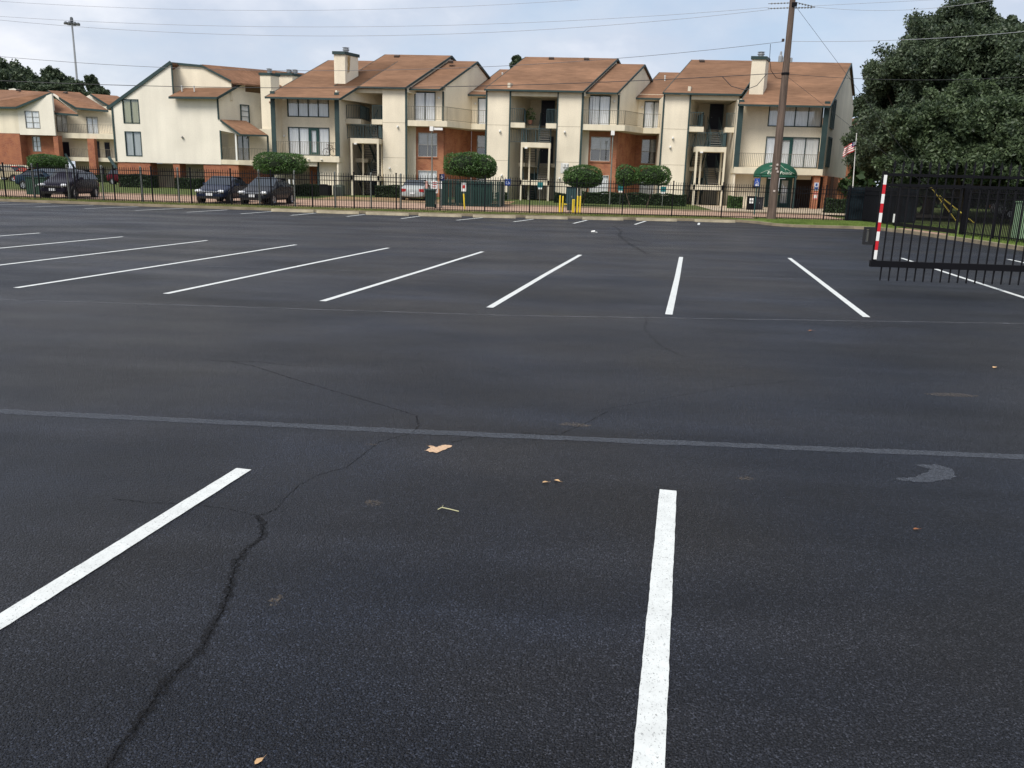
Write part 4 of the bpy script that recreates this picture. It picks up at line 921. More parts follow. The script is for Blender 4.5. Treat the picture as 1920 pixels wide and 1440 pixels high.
# main roof behind (slopes left, seen edge on) and right-hand roof
m_ = M(); A_ = (gx0_-.4, YB+.18, rk(gx0_)-.25); Bp = (gpk, YB+.18, bz(9.26)); D_ = Vector((4, 14, 0)); 
m_.ext([A_, Bp, (Bp[0], Bp[1], Bp[2]-.15), (A_[0], A_[1], A_[2]-.15)], D_); m_.build('roof', ROOF, gb)
m_ = M(); P1 = Vector(a_(-26.65, 9.16, YB2-.15)); P2 = Vector(a_(-24.4, 8.0, YB2-.15)); 
P3 = P2+Vector((8.5, 8.0, 0)); P4 = P1+Vector((9, 8.0, .2)); m_.add([P1, P2, P3, P4]+[p-Vector((0,0,.15)) for p in (P1, P2, P3, P4)], [(0,1,2,3), (7,6,5,4), (0,4,5,1), (1,5,6,2), (2,6,7,3), (3,7,4,0)]); m_.build('roof', ROOF_D, gb)
# lower front roof facing the lot
YF = YB-.6
Er, El = a_(-25.65, 7.02, YF), a_(-29.2, 6.98, YF); Rr = a_(-23.58, 8.15, YB+2.4); Rl = a_(-26.95, 8.06, YB+2.4)
m_ = M(); v4 = [Vector(p) for p in (El, Er, Rr, Rl)]; m_.add(v4+[p-Vector((0,0,.15)) for p in v4], [(0,1,2,3), (7,6,5,4), (0,4,5,1), (1,5,6,2), (2,6,7,3), (3,7,4,0)]); rfl = m_.build('roof', ROOF, gb)
m_ = M(); m_.bar(Vector(El)+Vector((0,-.03,-.1)), Vector(Er)+Vector((0,-.03,-.1)), .05, .18); m_.bar(Vector(Er)+Vector((.03,0,-.1)), Vector(Rr)+Vector((.03,0,-.1)), .05, .2); m_.build('fascia', GREEN, rfl)
# right gable wall (skewed) with small window
def gp(x, z, Y): return Vector(a_(x, z, Y))
m_ = M(); Y2 = YB+2.2
xA, zA = gxe, 0
gwall = [Vector((gxe, YB+.17, bz(4.6))), Vector((gxe, YB+.17, bz(6.9))), gp(-23.62, 8.02, Y2), gp(-23.62, 7.4, Y2), gp(-22.45, 7.3, YB+3.4), gp(-22.45, 4.2, YB+3.4)]
m_.ext(gwall, (-.05, .2, 0)); m_.build('side_wall', STUCCO, gb)
Tw = TR(gxe, YB+.17, math.atan2(3.23, gp(-22.45, 4, YB+3.4).x-gxe)); 
ll = math.hypot(3.23, gp(-22.45, 4, YB+3.4).x-gxe); w = None
Tws = Tw @ Matrix.Translation((0, -.13, 0))
window(gb, Tws, ll*.49, ll*.66, bz(5.45), bz(6.6), cols=1, rows=3, cover='curtain')
# balcony pod with its own little roof
YPd = YB-.02
T3 = TR(0, YB+1.8)
px0, px1, px2 = bx(-25.55), bx(-24.45), bx(-22.4)
m_ = M(); m_.plan([(bx(-25.63)+.02, YB+.0), (xr_+.1, YB+.0), (px2+.3, YB+1.0), (px2+.3, YB+2.0), (bx(-25.63)+.02, YB+1.9)], bz(2.42), bz(2.75)); m_.build('balcony', SLAB, gb)
m_ = M(); elevp_pts = [(gxe, bz(4.75)), (xr_, bz(4.55)), (xr_, bz(4.62)), (gxe, bz(5.5))]; m_.ext([(x, YB, z) for x, z in elevp_pts], (0, .15, 0)); m_.build('upper_wall', STUCCO_W, gb)
wall(gb, T3, gxe, px2+.6, bz(2.75), bz(5.0), [(bx(-25.0), bx(-24.15), bz(2.78), bz(4.45))], STUCCO_SHADE, name='back_wall')
window(gb, T3, bx(-25.0), bx(-24.15), bz(2.78), bz(4.45), 2, cover='blind', name='sliding_door')
m_ = M(); m_.box(xr_-.12, xr_+.02, YB-.02, YB+.12, bz(2.7), bz(4.6)); m_.build('balcony_post', WHITEP, gb)
m_ = M(); m_.box(gxe, gxe+.12, YB-.01, YB+.1, bz(2.75), bz(4.75)); m_.box(px2-.05, px2+.07, YB+.8, YB+.95, bz(2.75), bz(4.5)); m_.build('balcony_trim', GREEN, gb)
railing(gb, [(gxe+.1, YB+.05), (xr_, YB+.05), (px2, YB+.95), (px2+2.2, YB+1.6)], bz(2.75), 1.0)
pr = [gp(-25.5, 5.5, YB-.1), gp(-23.65, 5.45, YB+1.9), gp(-22.1, 4.52, YB+.6), gp(-24.1, 4.54, YB-.5)]
m_ = M(); m_.add(pr+[p-Vector((0,0,.13)) for p in pr], [(0,1,2,3), (7,6,5,4), (0,4,5,1), (1,5,6,2), (2,6,7,3), (3,7,4,0)]); rp_ = m_.build('porch_roof', ROOF, gb)
m_ = M(); m_.bar(pr[3]+Vector((0,-.02,-.08)), pr[2]+Vector((0,-.02,-.08)), .05, .14); m_.bar(pr[0]+Vector((-.02,-.02,-.08)), pr[3]+Vector((-.02,-.02,-.08)), .05, .16); m_.build('fascia', GREEN, rp_)
# link wall towards the long block, chimneys
m_ = M(); m_.plan([(bx(-22.45), YB+2.2), (bx(-20.5), YB+2.2), (bx(-20.5), YB+3), (bx(-22.45), YB+3)], .4, bz(6.85)); m_.build('link_wall', STUCCO_SHADE, gb)
m_ = M(); v4 = [Vector((bx(-22.5), YB+1.9, bz(6.9))), Vector((bx(-20.5), YB+1.9, bz(6.95))), Vector((bx(-20.5), YB+5.5, bz(8.3))), Vector((bx(-22.5), YB+5.5, bz(8.2)))]
m_.add(v4+[p-Vector((0,0,.13)) for p in v4], [(0,1,2,3), (7,6,5,4), (0,4,5,1), (1,5,6,2), (2,6,7,3), (3,7,4,0)]); m_.build('roof', ROOF, gb)
m_ = M(); m_.box(bx(-22.45)-.06, bx(-22.45)+.08, YB+2.1, YB+2.19, .4, bz(6.85)); m_.build('corner_trim', GREEN, gb)
chimney(gb, [(bx(-23.12), YB+2.0), (bx(-22.35), YB+2.0), (bx(-21.95), YB+2.8), (bx(-22.7), YB+2.8)], bz(4.2), bz(8.7))
chimney(gb, [(-22.1*kB-.4, YB+4.0), (-21.3*kB, YB+4.0), (-20.6*kB, YB+5.6), (-21.5*kB-.3, YB+5.6)], bz(5.5), bz(8.9), 2)
for x, z, Y in ((-26.3, 7.1, 74.2), (-28.2, 7.05, 73.2), (-27.3, 7.05, 73.2), (-27.8, 7.9, 75)):
    vent(gb, x*Y/60, Y, 1.72+(z+.35-1.72)*Y/60, 1)
vent(gb, -23.9*77/60, 77, 1.72+(8.35-1.72)*77/60+.3, 1)
m_ = M(); m_.lathe((bx(-28.35), YB-.1, bz(4.2)), [(.001, -.1), (.12, 0), (.001, .15)], 8); m_.build('wall_lamp', mat('lamp_dark', (.15, .15, .15), .5), gb)
# brick ground storey with openings
zb_ = zbr-.02
for a, b in ((-33.4, -30.95), (-29.25, -28.76), (-26.98, -24.4)):
    wall(gb, TR(0, YB+.08), bx(a), bx(b), .3, zb_, (), BRICK_L, name='brick_wall', d=1.2)
wall(gb, TR(0, YB+3.0), bx(-34.5), bx(-24.4), .3, zb_, (), STUCCO_SHADE, name='back_wall')
m_ = M(); m_.box(bx(-33.4), bx(-24.4), YB+.17, YB+3.0, zb_+.02, zb_+.1); m_.build('ceiling', SLAB, gb)
m_ = M(); m_.plan([(xr_-.3, YB+1.29), (xr_, YB+1.29), (xr_+1.2, YB+6), (xr_+.9, YB+6)], .3, zb_); m_.build('brick_wall', BRICK_L, gb)
wall(gb, TR(0, YB+5), xr_, bx(-20.5), .3, bz(2.4), (), mat('recess_shade', (.06, .045, .04), .9), name='back_wall')  # near-black wall, shade of the recess put into its colour
m_ = M(); m_.box(gx0_+.2, gxe, YB+8, YB+12, .4, bz(6)); m_.build('rear_wall', STUCCO_SHADE, gb)

# ------------------------------------------------------------------ far left building (about 100 m)
lb = thing('brick_building', 'far left low building with brick lower walls, three stepped gables and a long balcony', 'building', (-64, 100, .4))
YA = 100.0; kA = YA/60
ax = lambda x: x*kA
az = lambda z: 1.72+(z-1.72)*kA
TA = TR(0, YA)
def quadwall(parent, pts, mt, vec=(0, .3, 0), name='wall'):
    m = M(); m.ext(pts, vec); return m.build(name, mt, parent)
# front left wall and gable
wall(lb, TA, ax(-44.5), ax(-40.55), az(4.2), az(6.05), (), STUCCO)
W_A = (ax(-40.0), ax(-38.98), az(4.62), az(5.75))
wall(lb, TR(0, YA+.0), ax(-40.55), ax(-37.85), az(4.12), az(5.85), [W_A], STUCCO_W)
quadwall(lb, [(ax(-40.55), YA, az(5.85)+.001), (ax(-37.85), YA, az(5.85)+.001), (ax(-37.85), YA, az(7.0)), (ax(-40.55), YA, az(6.0))], STUCCO_W, name='gable')
fpale = mat('frame_grey', (.30, .29, .26), .6)
window(lb, TA, *W_A, cols=2, rows=3, cover='curtain', frame=fpale)
W_B = (ax(-40.1), ax(-39.55), az(3.02), az(4.02))
wall(lb, TR(0, YA+1.2), ax(-40.6), ax(-37.9), .3, az(4.13), [W_B, (ax(-39.9), ax(-38.4), .9, az(2.1))], BRICK_L, name='brick_wall')
window(lb, TR(0, YA+1.2), *W_B, cols=2, rows=3, cover='curtain', frame=fpale)
window(lb, TR(0, YA+1.2), ax(-39.9), ax(-38.4), .9, az(2.1), cols=2, cover='curtain', frame=fpale)
wall(lb, TA, ax(-44.5), ax(-40.6), az(1.98), az(4.19), (), BRICK_L, name='brick_wall', d=1.3)
wall(lb, TA, ax(-44.5), ax(-40.2), .3, az(1.98)-.01, (), STUCCO, d=.2)
wall(lb, TR(0, YA+.1), ax(-38.1), ax(-37.75), .3, az(4.1), (), BRICK_L, name='brick_pier', d=.8)
# roofs
def slab4(parent, P, mt=ROOF_D, fas=(), name='roof'):
    v = [Vector(p) for p in P]; m = M(); m.add(v+[p-Vector((0,0,.18)) for p in v], [(0,1,2,3), (7,6,5,4), (0,4,5,1), (1,5,6,2), (2,6,7,3), (3,7,4,0)]); r = m.build(name, mt, parent)
    if fas:
        f = M()
        for i, j in fas: f.bar(v[i]+Vector((0,-.05,-.12)), v[j]+Vector((0,-.05,-.12)), .06, .24)
        f.build('fascia', GREEN, r)
    return r
ap = lambda x, z, Y: (x*Y/60, Y, 1.72+(z-1.72)*Y/60)
slab4(lb, [ap(-44.5, 6.0, YA-.6), ap(-40.6, 6.05, YA-.6), ap(-37.85, 7.1, YA+.2), ap(-40.9, 7.2, YA+7), ][:4], fas=((0, 1), (1, 2)))
slab4(lb, [ap(-44.5, 6.05, YA-.5), ap(-40.9, 7.18, YA+6.9), ap(-42.5, 7.2, YA+7), ap(-47, 7.2, YA+7)])
slab4(lb, [ap(-37.83, 5.72, YA+.6), ap(-36.0, 5.63, YA+.6), ap(-37.5, 6.6, YA+3), ap(-37.83, 6.7, YA+3)], fas=((0, 1),))
quadwall(lb, [ap(-37.8, 6.95, YA+3.2), ap(-36.1, 5.6, YA+3.2), ap(-36.05, 6.1, YA+3.2), ap(-37.75, 7.0, YA+3.2)], STUCCO_W, name='gable')
slab4(lb, [ap(-38.1, 7.22, YA+4), ap(-36.1, 6.1, YA+2.2), ap(-33.72, 5.95, YA+2.2), ap(-35.75, 7.12, YA+6)], fas=((0, 1), (1, 2)))
slab4(lb, [ap(-34.95, 7.05, YA+7), ap(-33.7, 6.32, YA+6), ap(-31.5, 6.3, YA+6), ap(-33.0, 6.95, YA+9)], fas=((0, 1),))
quadwall(lb, [ap(-35.3, 6.85, YA+7.2), ap(-33.75, 5.9, YA+7.2), ap(-33.6, 6.3, YA+7.2), ap(-34.95, 7.0, YA+7.2)], STUCCO_W, name='gable')
quadwall(lb, [ap(-41.05, 7.25, YA+7.2), ap(-40.7, 7.3, YA+7.2), ap(-40.2, 7.1, YA+7.2), ap(-40.9, 7.0, YA+7.2)], STUCCO_W, name='gable')
# upper recessed wall with two sliding doors and balcony
TA2 = TR(0, YA+3.4); k2 = (YA+3.4)/60
dA = (-37.68*k2, -36.92*k2, 1.72+(4.42-1.72)*k2, 1.72+(5.55-1.72)*k2); dB = (-35.4*k2, -34.62*k2, 1.72+(4.30-1.72)*k2, 1.72+(5.43-1.72)*k2)
wall(lb, TA2, -37.9*k2, -33.0*k2, az(2.6), 1.72+(6.2-1.72)*k2, [dA, dB], STUCCO)
for d_ in (dA, dB): window(lb, TA2, *d_, cols=2, cover='curtain', frame=fpale, name='sliding_door')
m_ = M(); m_.box(ax(-37.85), ax(-33.2), YA+1.4, YA+3.4, az(4.0), az(4.36)); m_.build('balcony', SLAB, lb)
railing(lb, [(ax(-37.7), YA+1.45), (ax(-33.3), YA+1.45)], az(4.36), 1.05, sp=.2)
m_ = M(); m_.box(ax(-37.85), ax(-33.2), YA+1.4, YA+3.4, az(2.38), az(2.66)); m_.build('walkway', SLAB, lb)
railing(lb, [(ax(-37.3), YA+1.45), (ax(-34.2), YA+1.45)], az(2.66), 1.0, sp=.2)
wall(lb, TR(0, YA+3.5), ax(-37.85), ax(-33), .3, az(2.5), (), STUCCO_SHADE, name='back_wall')
m_ = M(); m_.box(ax(-35.8), ax(-35.28), YA+.8, YA+1.38, .3, az(3.98)); m_.build('brick_pier', BRICK_L, lb)
for a, b, z0_, z1_ in ((-37.4, -36.9, 2.68, 3.75), (-35.1, -34.62, 2.68, 3.85), (-34.2, -33.85, 2.68, 3.8), (-34.9, -34.4, .6, 1.95)):
    m_ = M(); m_.box(a*k2, b*k2, YA+3.3, YA+3.38, max(.35, az(z0_)), az(z1_)); m_.build('door', DOORB, lb)
stairs(lb, ax(-34.2), ax(-33.6), YA+1.2, F1, YA+3.0, az(2.6), 9)
m_ = M(); m_.bar((ax(-34.3), YA+.9, az(2.62)+.2), (ax(-33.35), YA+.9, .9), .25, .3); m_.bar((ax(-37.6), YA+.9, az(2.75)+.2), (ax(-36.5), YA+.9, .6), .2, .2); m_.build('stair_rail', GREEN2, lb)
for x, z, Y in ((-41.8, 6.45, 103), (-39.0, 6.9, 103), (-36.8, 6.9, 104.5), (-40.3, 7.0, 104)): 
    vent(lb, x*Y/60, Y, 1.72+(z-1.72)*Y/60+.3, 0)

# building behind on the right, mostly hidden by the trees
rb = thing('rear_building', 'sliver of brick and cream building behind the flag, right of the long block', 'building', (25, 90, .4))
wall(rb, TR(0, 90), 23.4, 30, .3, 5.6, (), BRICK, name='brick_wall')
wall(rb, TR(0, 90), 23.4, 30, 5.6, 8.2, (), STUCCO)
slab4(rb, [(23.2, 89.5, 8.2), (30.5, 89.5, 8.2), (32, 94, 9.2), (25, 94, 9.2)], fas=((0, 1),))

# ------------------------------------------------------------------ foliage
def leaf_cloud(pts, size, per, spread, seed, flat=0.0):
    rng = np.random.default_rng(seed); C = np.repeat(np.array(pts), per, axis=0); n = len(C)
    d = rng.normal(size=(n, 3)); d /= np.linalg.norm(d, axis=1)[:, None]; C = C+d*(rng.random((n, 1))**.6)*spread
    a = rng.normal(size=(n, 3)); a /= np.linalg.norm(a, axis=1)[:, None]; b = rng.normal(size=(n, 3)); b -= (b*a).sum(1)[:, None]*a; b /= np.linalg.norm(b, axis=1)[:, None]
    s = size*(.6+.8*rng.random((n, 1)))
    V = np.stack([C-a*s, C-b*s*.5, C+a*s, C+b*s*.5], 1).reshape(-1, 3)
    return V
def cloud_obj(name, V, mt, parent):
    n = len(V)//4; o = org(parent); V = V-np.array(o)
    me = bpy.data.meshes.new(name); me.vertices.add(4*n); me.vertices.foreach_set('co', V.astype(np.float32).ravel())
    me.loops.add(4*n); me.loops.foreach_set('vertex_index', np.arange(4*n, dtype=np.int32)); me.polygons.add(n)
    me.polygons.foreach_set('loop_start', np.arange(0, 4*n, 4, dtype=np.int32)); me.update(calc_edges=True); me.validate(); me.materials.append(mt)
    ob = bpy.data.objects.new(name, me); COL.objects.link(ob); ob.parent = parent; return ob
def tree(name, label, cat, x, y, z0, h, r, seed, mt=LEAF, base=.3, group=None, per=105, nb=130, size=.105, squash=1.0, lobes=24, trunk=.28):
    lobes = int(lobes*1.7); rng = random.Random(seed); t = thing(name, label, cat, (x, y, z0), group)
    m = M(); tips = []
    hc = h*base
    m.tube((x, y, z0-.1), (x+.1, y, z0+hc), trunk, trunk*.75, 10)
    L_ = []
    for i in range(lobes):
        a = 2*math.pi*i/lobes*2.4+rng.uniform(-.3, .3); t_ = (i+.5)/lobes
        zz = z0+hc+(h-hc)*(.12+.76*t_); rr = r*math.sin(math.pi*(.22+.66*t_))*rng.uniform(.5, .95)
        lr = r*rng.uniform(.15, .33)*(1.05-.35*t_); L_.append((x+rr*math.cos(a), y+rr*math.sin(a), zz, lr))
    L_.append((x, y, z0+h-r*.2, r*.2)); L_.append((x+rng.uniform(-.2, .2)*r, y, z0+h*.75, r*.42)); L_.append((x, y, z0+h*.5, r*.5))
    for (lx, ly, lz, lr) in L_:
        s = Vector((x, y, z0+min(hc*rng.uniform(.8, 1.3), h*.6))); e = Vector((lx, ly, lz)); mid = (s+e)/2+Vector((rng.uniform(-.3, .3), rng.uniform(-.3, .3), .3)); rr = trunk*.42
        m.tube(s, mid, rr, rr*.6, 6); m.tube(mid, e, rr*.6, rr*.2, 5)
    m.build('trunk', BARK, t)
    pts = []
    for (lx, ly, lz, lr) in L_:
        k = int(nb*.8*(lr/(r*.4))**2)+8
        for _ in range(k):
            d = Vector((rng.gauss(0, 1), rng.gauss(0, 1), rng.gauss(0, 1))).normalized(); rad = lr*(rng.random()**.35)*rng.uniform(.75, 1.18)
            pts.append((lx+d.x*rad, ly+d.y*rad, lz+d.z*rad*.8*squash))
        for _ in range(11):          # sprigs reaching out of the lobe
            d = Vector((rng.gauss(0, 1), rng.gauss(0, 1), rng.gauss(.4, 1))).normalized()
            for q_ in (.95, 1.1, 1.25, 1.38): pts.append((lx+d.x*lr*q_, ly+d.y*lr*q_, lz+d.z*lr*q_*.9))
    cloud_obj('crown', leaf_cloud(pts, size, per, .5*r/5, seed), mt, t)
    return t

# trees at the right
tree('broadleaf_tree', 'tallest dense dark tree right of the flats, its crown split in two peaks', 'tree', 23.9, 60, .3, 13.2, 5.8, 11, base=.14, group='dark trees at the right', nb=150, lobes=30)
tree('broadleaf_tree', 'tree at the right edge of the photo, lower than the one with the peaks', 'tree', 28.2, 57, .3, 11.6, 5.2, 12, base=.14, group='dark trees at the right', nb=130)
tree('broadleaf_tree', 'low spreading tree in front, its leaves paler green above the near gate', 'tree', 22.6, 52, .2, 7.6, 4.4, 13, LEAF2, base=.17, group='dark trees at the right', nb=120)
tree('broadleaf_tree', 'mid height tree filling the left shoulder of the group, behind the flag pole', 'tree', 23.7, 64, .3, 11.8, 4.0, 18, base=.12, group='dark trees at the right', nb=120, lobes=20)
tree('broadleaf_tree', 'narrow dark tree just right of the flag pole', 'tree', 24.0, 61, .3, 8.0, 2.6, 14, base=.12, group='dark trees at the right', nb=110, per=60)
tree('broadleaf_tree', 'round dark tree second from the right edge, behind the street fence', 'tree', 28.0, 49, .2, 7.6, 4.2, 15, base=.2, group='dark trees at the right', nb=110)
tree('broadleaf_tree', 'slim upper tree whose pointed top rises beside the tallest tree', 'tree', 25.6, 61, .3, 14.4, 3.6, 16, base=.25, group='dark trees at the right', nb=110, lobes=16)
tree('broadleaf_tree', 'farthest tree of the right group, filling the gap behind the others', 'tree', 36.0, 70, .3, 11, 7, 17, base=.12, group='dark trees at the right', nb=90, size=.24)
# left background trees
tree('background_tree', 'dark bushy tree at the left edge behind the brick building', 'tree', -89, 128, .3, 17.2, 7.4, 21, base=.3, group='trees behind the far left roofs', nb=90, size=.22, per=70)
tree('background_tree', 'wide flat topped tree behind the middle roof of the brick building', 'tree', -80.5, 128, .3, 15.9, 6.0, 22, base=.3, group='trees behind the far left roofs', nb=90, size=.22, per=70)
tree('background_tree', 'small tree right beside the tall light mast', 'tree', -74.5, 128, .3, 15.2, 3.2, 23, base=.3, group='trees behind the far left roofs', nb=90, size=.22, per=70)
tree('background_tree', 'tree top peeking over the roof between the middle and right flats', 'tree', -7.0, 92, .3, 14.0, 1.7, 24, base=.5, nb=60, size=.2, per=35)
for o in (bpy.data.objects.get('background_tree.003'),):
    if o: o['label'] = 'tree top peeking over the ridge of the middle flats'
# distant vegetation beyond the side street
dv = thing('distant_trees', 'dark band of far trees seen under the right hand trees', 'trees', (60, 95, 0))
rng_ = random.Random(5)
pts = [(rng_.uniform(26, 95), 92+rng_.uniform(-3, 3), rng_.uniform(.5, 9)+1.5*math.sin(i*.7)) for i in range(1500)]
cloud_obj('foliage', leaf_cloud(pts, .5, 22, 1.0, 5), LEAFH, dv); dv['kind'] = 'stuff'

# clipped trees and hedges
def blob(parent, c, r, mt, seed, n=5200, size=.055, flat=3.0):
    """dense clipped mass: leaf faces on a rounded slab, over a solid dark core"""
    rng = np.random.default_rng(seed); d = rng.normal(size=(n, 3)); d /= np.linalg.norm(d, axis=1)[:, None]
    p = 1/(np.sum(np.abs(d)**flat, axis=1)**(1/flat)); P = d*p[:, None]
    lump = 1+.06*np.sin(P[:, 0]*4+seed*1.7)+.06*np.sin(P[:, 1]*6+1.3*seed)*np.cos(P[:, 2]*5)
    P = P*lump[:, None]*(1.04-.18*rng.random((n, 1))); P[:, 2] = np.where(P[:, 2] < 0, P[:, 2]*.82, P[:, 2])
    C = P*np.array(r)+np.array(c)
    a = rng.normal(size=(n, 3)); a += P*.2; a /= np.linalg.norm(a, axis=1)[:, None]; b = rng.normal(size=(n, 3)); b -= (b*a).sum(1)[:, None]*a; b /= np.linalg.norm(b, axis=1)[:, None]
    s = size*(.6+.9*rng.random((n, 1))); V = np.stack([C-a*s, C-b*s*.5, C+a*s, C+b*s*.5], 1).reshape(-1, 3)
    return V
CORE = mat('shade_core', (.012, .02, .009), 1)  # solid core blocks see-through, inner foliage shade put into its colour
def core(parent, c, r):
    m = M(); m.lathe((c[0], c[1], c[2]), [(.001, -r[2]*.68)]+[(r[0]*.84*math.sin(a), -r[2]*.78*math.cos(a)) for a in (.5, .9, 1.3, 1.7, 2.1, 2.5, 2.9)]+[(.001, r[2]*.78)], 12)
    return m
def topiary(label, x, y, blobs, stems, seed, z0=.3, n=5200):
    t = thing('clipped_tree', label, 'tree', (x, y, z0), 'round clipped trees before the flats')
    V = np.concatenate([blob(None, (x+bx_, y, z_), (rx, rx*.85, rz), None, seed+i, n=int(n*(rx/1.4)**2)+600) for i, (bx_, z_, rx, rz) in enumerate(blobs)])
    cr_ = cloud_obj('crown', V, LEAFB, t)
    for (bx_, z_, rx, rz) in blobs:
        m = core(None, (x+bx_, y, z_), (rx, rx*.8, rz)); m.build('shade_core', CORE, cr_)
    m = M()
    for i, (bx_, z_, rx, rz) in enumerate(blobs):
        for k in range(stems):
            f = (k+.5)/stems-.5; m.tube((x+bx_*.6+f*.25, y+random.uniform(-.1, .1), z0-.05), (x+bx_+f*rx*.7, y, (z0+z_)/2), .05, .04, 6); m.tube((x+bx_+f*rx*.7, y, (z0+z_)/2), (x+bx_+f*rx*1.2, y+random.uniform(-.3, .3), z_), .04, .02, 6)
    m.build('trunk', BARK, t); return t
topiary('umbrella shaped clipped tree left of all, before the brick of the far building', -46.4, 72, [(0, 2.35, 1.5, .62), (-.7, 2.15, .9, .45), (.75, 2.15, .9, .45)], 3, 31)
topiary('broad flat domed clipped tree above the rearmost dark sedan', -20.6, 58, [(0, 2.5, 1.62, .78)], 2, 32)
topiary('largest clipped tree, oblong crown, behind the green bins', -7.2, 57, [(-.45, 2.72, 1.25, .85), (.75, 2.6, 1.0, .8)], 2, 33)
topiary('clipped tree with box shaped crown beside the yellow posts', .3, 57, [(0, 2.15, 1.3, .76)], 2, 34)
topiary('twin crowned clipped tree, low crown at left joined to a larger one', 4.1, 57, [(-.95, 2.3, .72, .72), (.75, 2.35, 1.1, .70)], 1, 35)
def hedge(label, x0, x1, y, z1, d=1.0, seed=1, z0=.3, mt=LEAFH):
    t = thing('hedge', label, 'hedge', ((x0+x1)/2, y, z0), 'low clipped hedges before the flats'); rng = np.random.default_rng(seed)
    w = x1-x0; hh = z1-z0; n = int(900*(w*hh+w*d+d*hh)*1.2)
    P = rng.random((n, 3)); side = rng.integers(0, 4, n)
    P[side == 0, 1] = rng.random((side == 0).sum())*.08; P[side == 1, 2] = 1-rng.random((side == 1).sum())*.1; P[side == 2, 0] = rng.random((side == 2).sum())*.04; P[side == 3, 0] = 1-rng.random((side == 3).sum())*.04
    C = P*np.array([w, d, hh])+np.array([x0, y-d/2, z0]); C[:, 2] += .05*np.sin(C[:, 0]*3+seed)*P[:, 2]
    a = rng.normal(size=(n, 3)); a /= np.linalg.norm(a, axis=1)[:, None]; b = rng.normal(size=(n, 3)); b -= (b*a).sum(1)[:, None]*a; b /= np.linalg.norm(b, axis=1)[:, None]
    s = .05*(.6+.9*rng.random((n, 1))); V = np.stack([C-a*s, C-b*s*.5, C+a*s, C+b*s*.5], 1).reshape(-1, 3)
    f = cloud_obj('foliage', V, mt, t); m = M(); m.box(x0+.08, x1-.08, y-d/2+.08, y+d/2-.08, z0-.05, z1-.1); m.build('shade_core', CORE, f); return t
hedge('dark box hedge left of the openings under the pale gable end', -38.9, -36.0, 70.5, 1.5, 1.2, 1)
hedge('rounded dark hedge under the right half of the pale gable end', -34.0, -31.9, 70.5, 1.3, 1.2, 2)
hedge('dark hedge behind the tail of the rearmost sedan', -20.8, -18.8, 60.5, 1.15, 1, 3)
hedge('dark hedge left of the silver car', -14.8, -12.4, 62, 1.25, 1, 4)
hedge('small square shrub, left one of two before the middle blank wall', -7.15, -6.3, 63.5, .98, .8, 5)
hedge('small square shrub, right one of two before the middle blank wall', -6.05, -5.3, 63.5, .93, .8, 6)
hedge('low hedge piece left of the clipped tree by the yellow posts', -1.7, -.6, 62, 1.05, .8, 7)
hedge('long dark hedge along the brick wall at right centre', .3, 7.7, 62, 1.2, 1, 8)
hedge('bright green hedge between the right stairs and the entrance', 10.5, 11.4, 60.5, 1.2, .9, 9, mt=LEAFB)
hedge('dark shrub at the corner right of the brick pier', 16.3, 17.6, 57.5, 1.25, 1, 10)
hedge('hedge at the very left behind the tan pickup', -60, -52, 97, 1.3, 1, 11)

# ------------------------------------------------------------------ cars
RUB = mat('tyre_rubber', (.015, .015, .015), .8); RIM = mat('rim_silver', (.45, .46, .48), .35, metal=.7)
CGLASS = mat('car_glass', (.015, .022, .03), .06, spec=.8); CHR = mat('chrome', (.7, .7, .72), .2, metal=1)
HLM = mat('headlight_clear', (.75, .76, .78), .15, spec=.8); TLM = mat('tail_red', (.35, .015, .015), .2, spec=.6); PLATE = mat('plate_white', (.75, .76, .78), .5)
def paint(name, c, r=.25):
    m = mat(name, c, r, spec=.12); m.node_tree.nodes['Principled BSDF'].inputs['Coat Weight'].default_value = .0; return m
PROF = {
 'sedan': dict(L=4.6, W=.88, st=[(0, .42, None, .70), (.06, .62, None, .78), (.45, .74, None, .85), (1.25, .92, None, .88), (1.95, .95, 1.34, .885), (2.35, .95, 1.43, .885), (3.0, .95, 1.42, .885), (3.55, .97, 1.27, .88), (4.0, 1.0, None, .86), (4.5, .98, None, .82), (4.6, .62, None, .76)], w=(.85, 3.65), base=1.25, rear=4.0),
 'hatch': dict(L=4.3, W=.86, st=[(0, .42, None, .60), (.05, .66, None, .68), (.35, .86, None, .76), (1.25, 1.03, None, .84), (1.75, 1.04, 1.50, .86), (2.2, 1.04, 1.60, .86), (3.2, 1.04, 1.58, .86), (3.8, 1.03, 1.40, .85), (4.2, 1.0, None, .80), (4.3, .6, None, .74)], w=(.8, 3.5), base=1.25, rear=4.2),
}
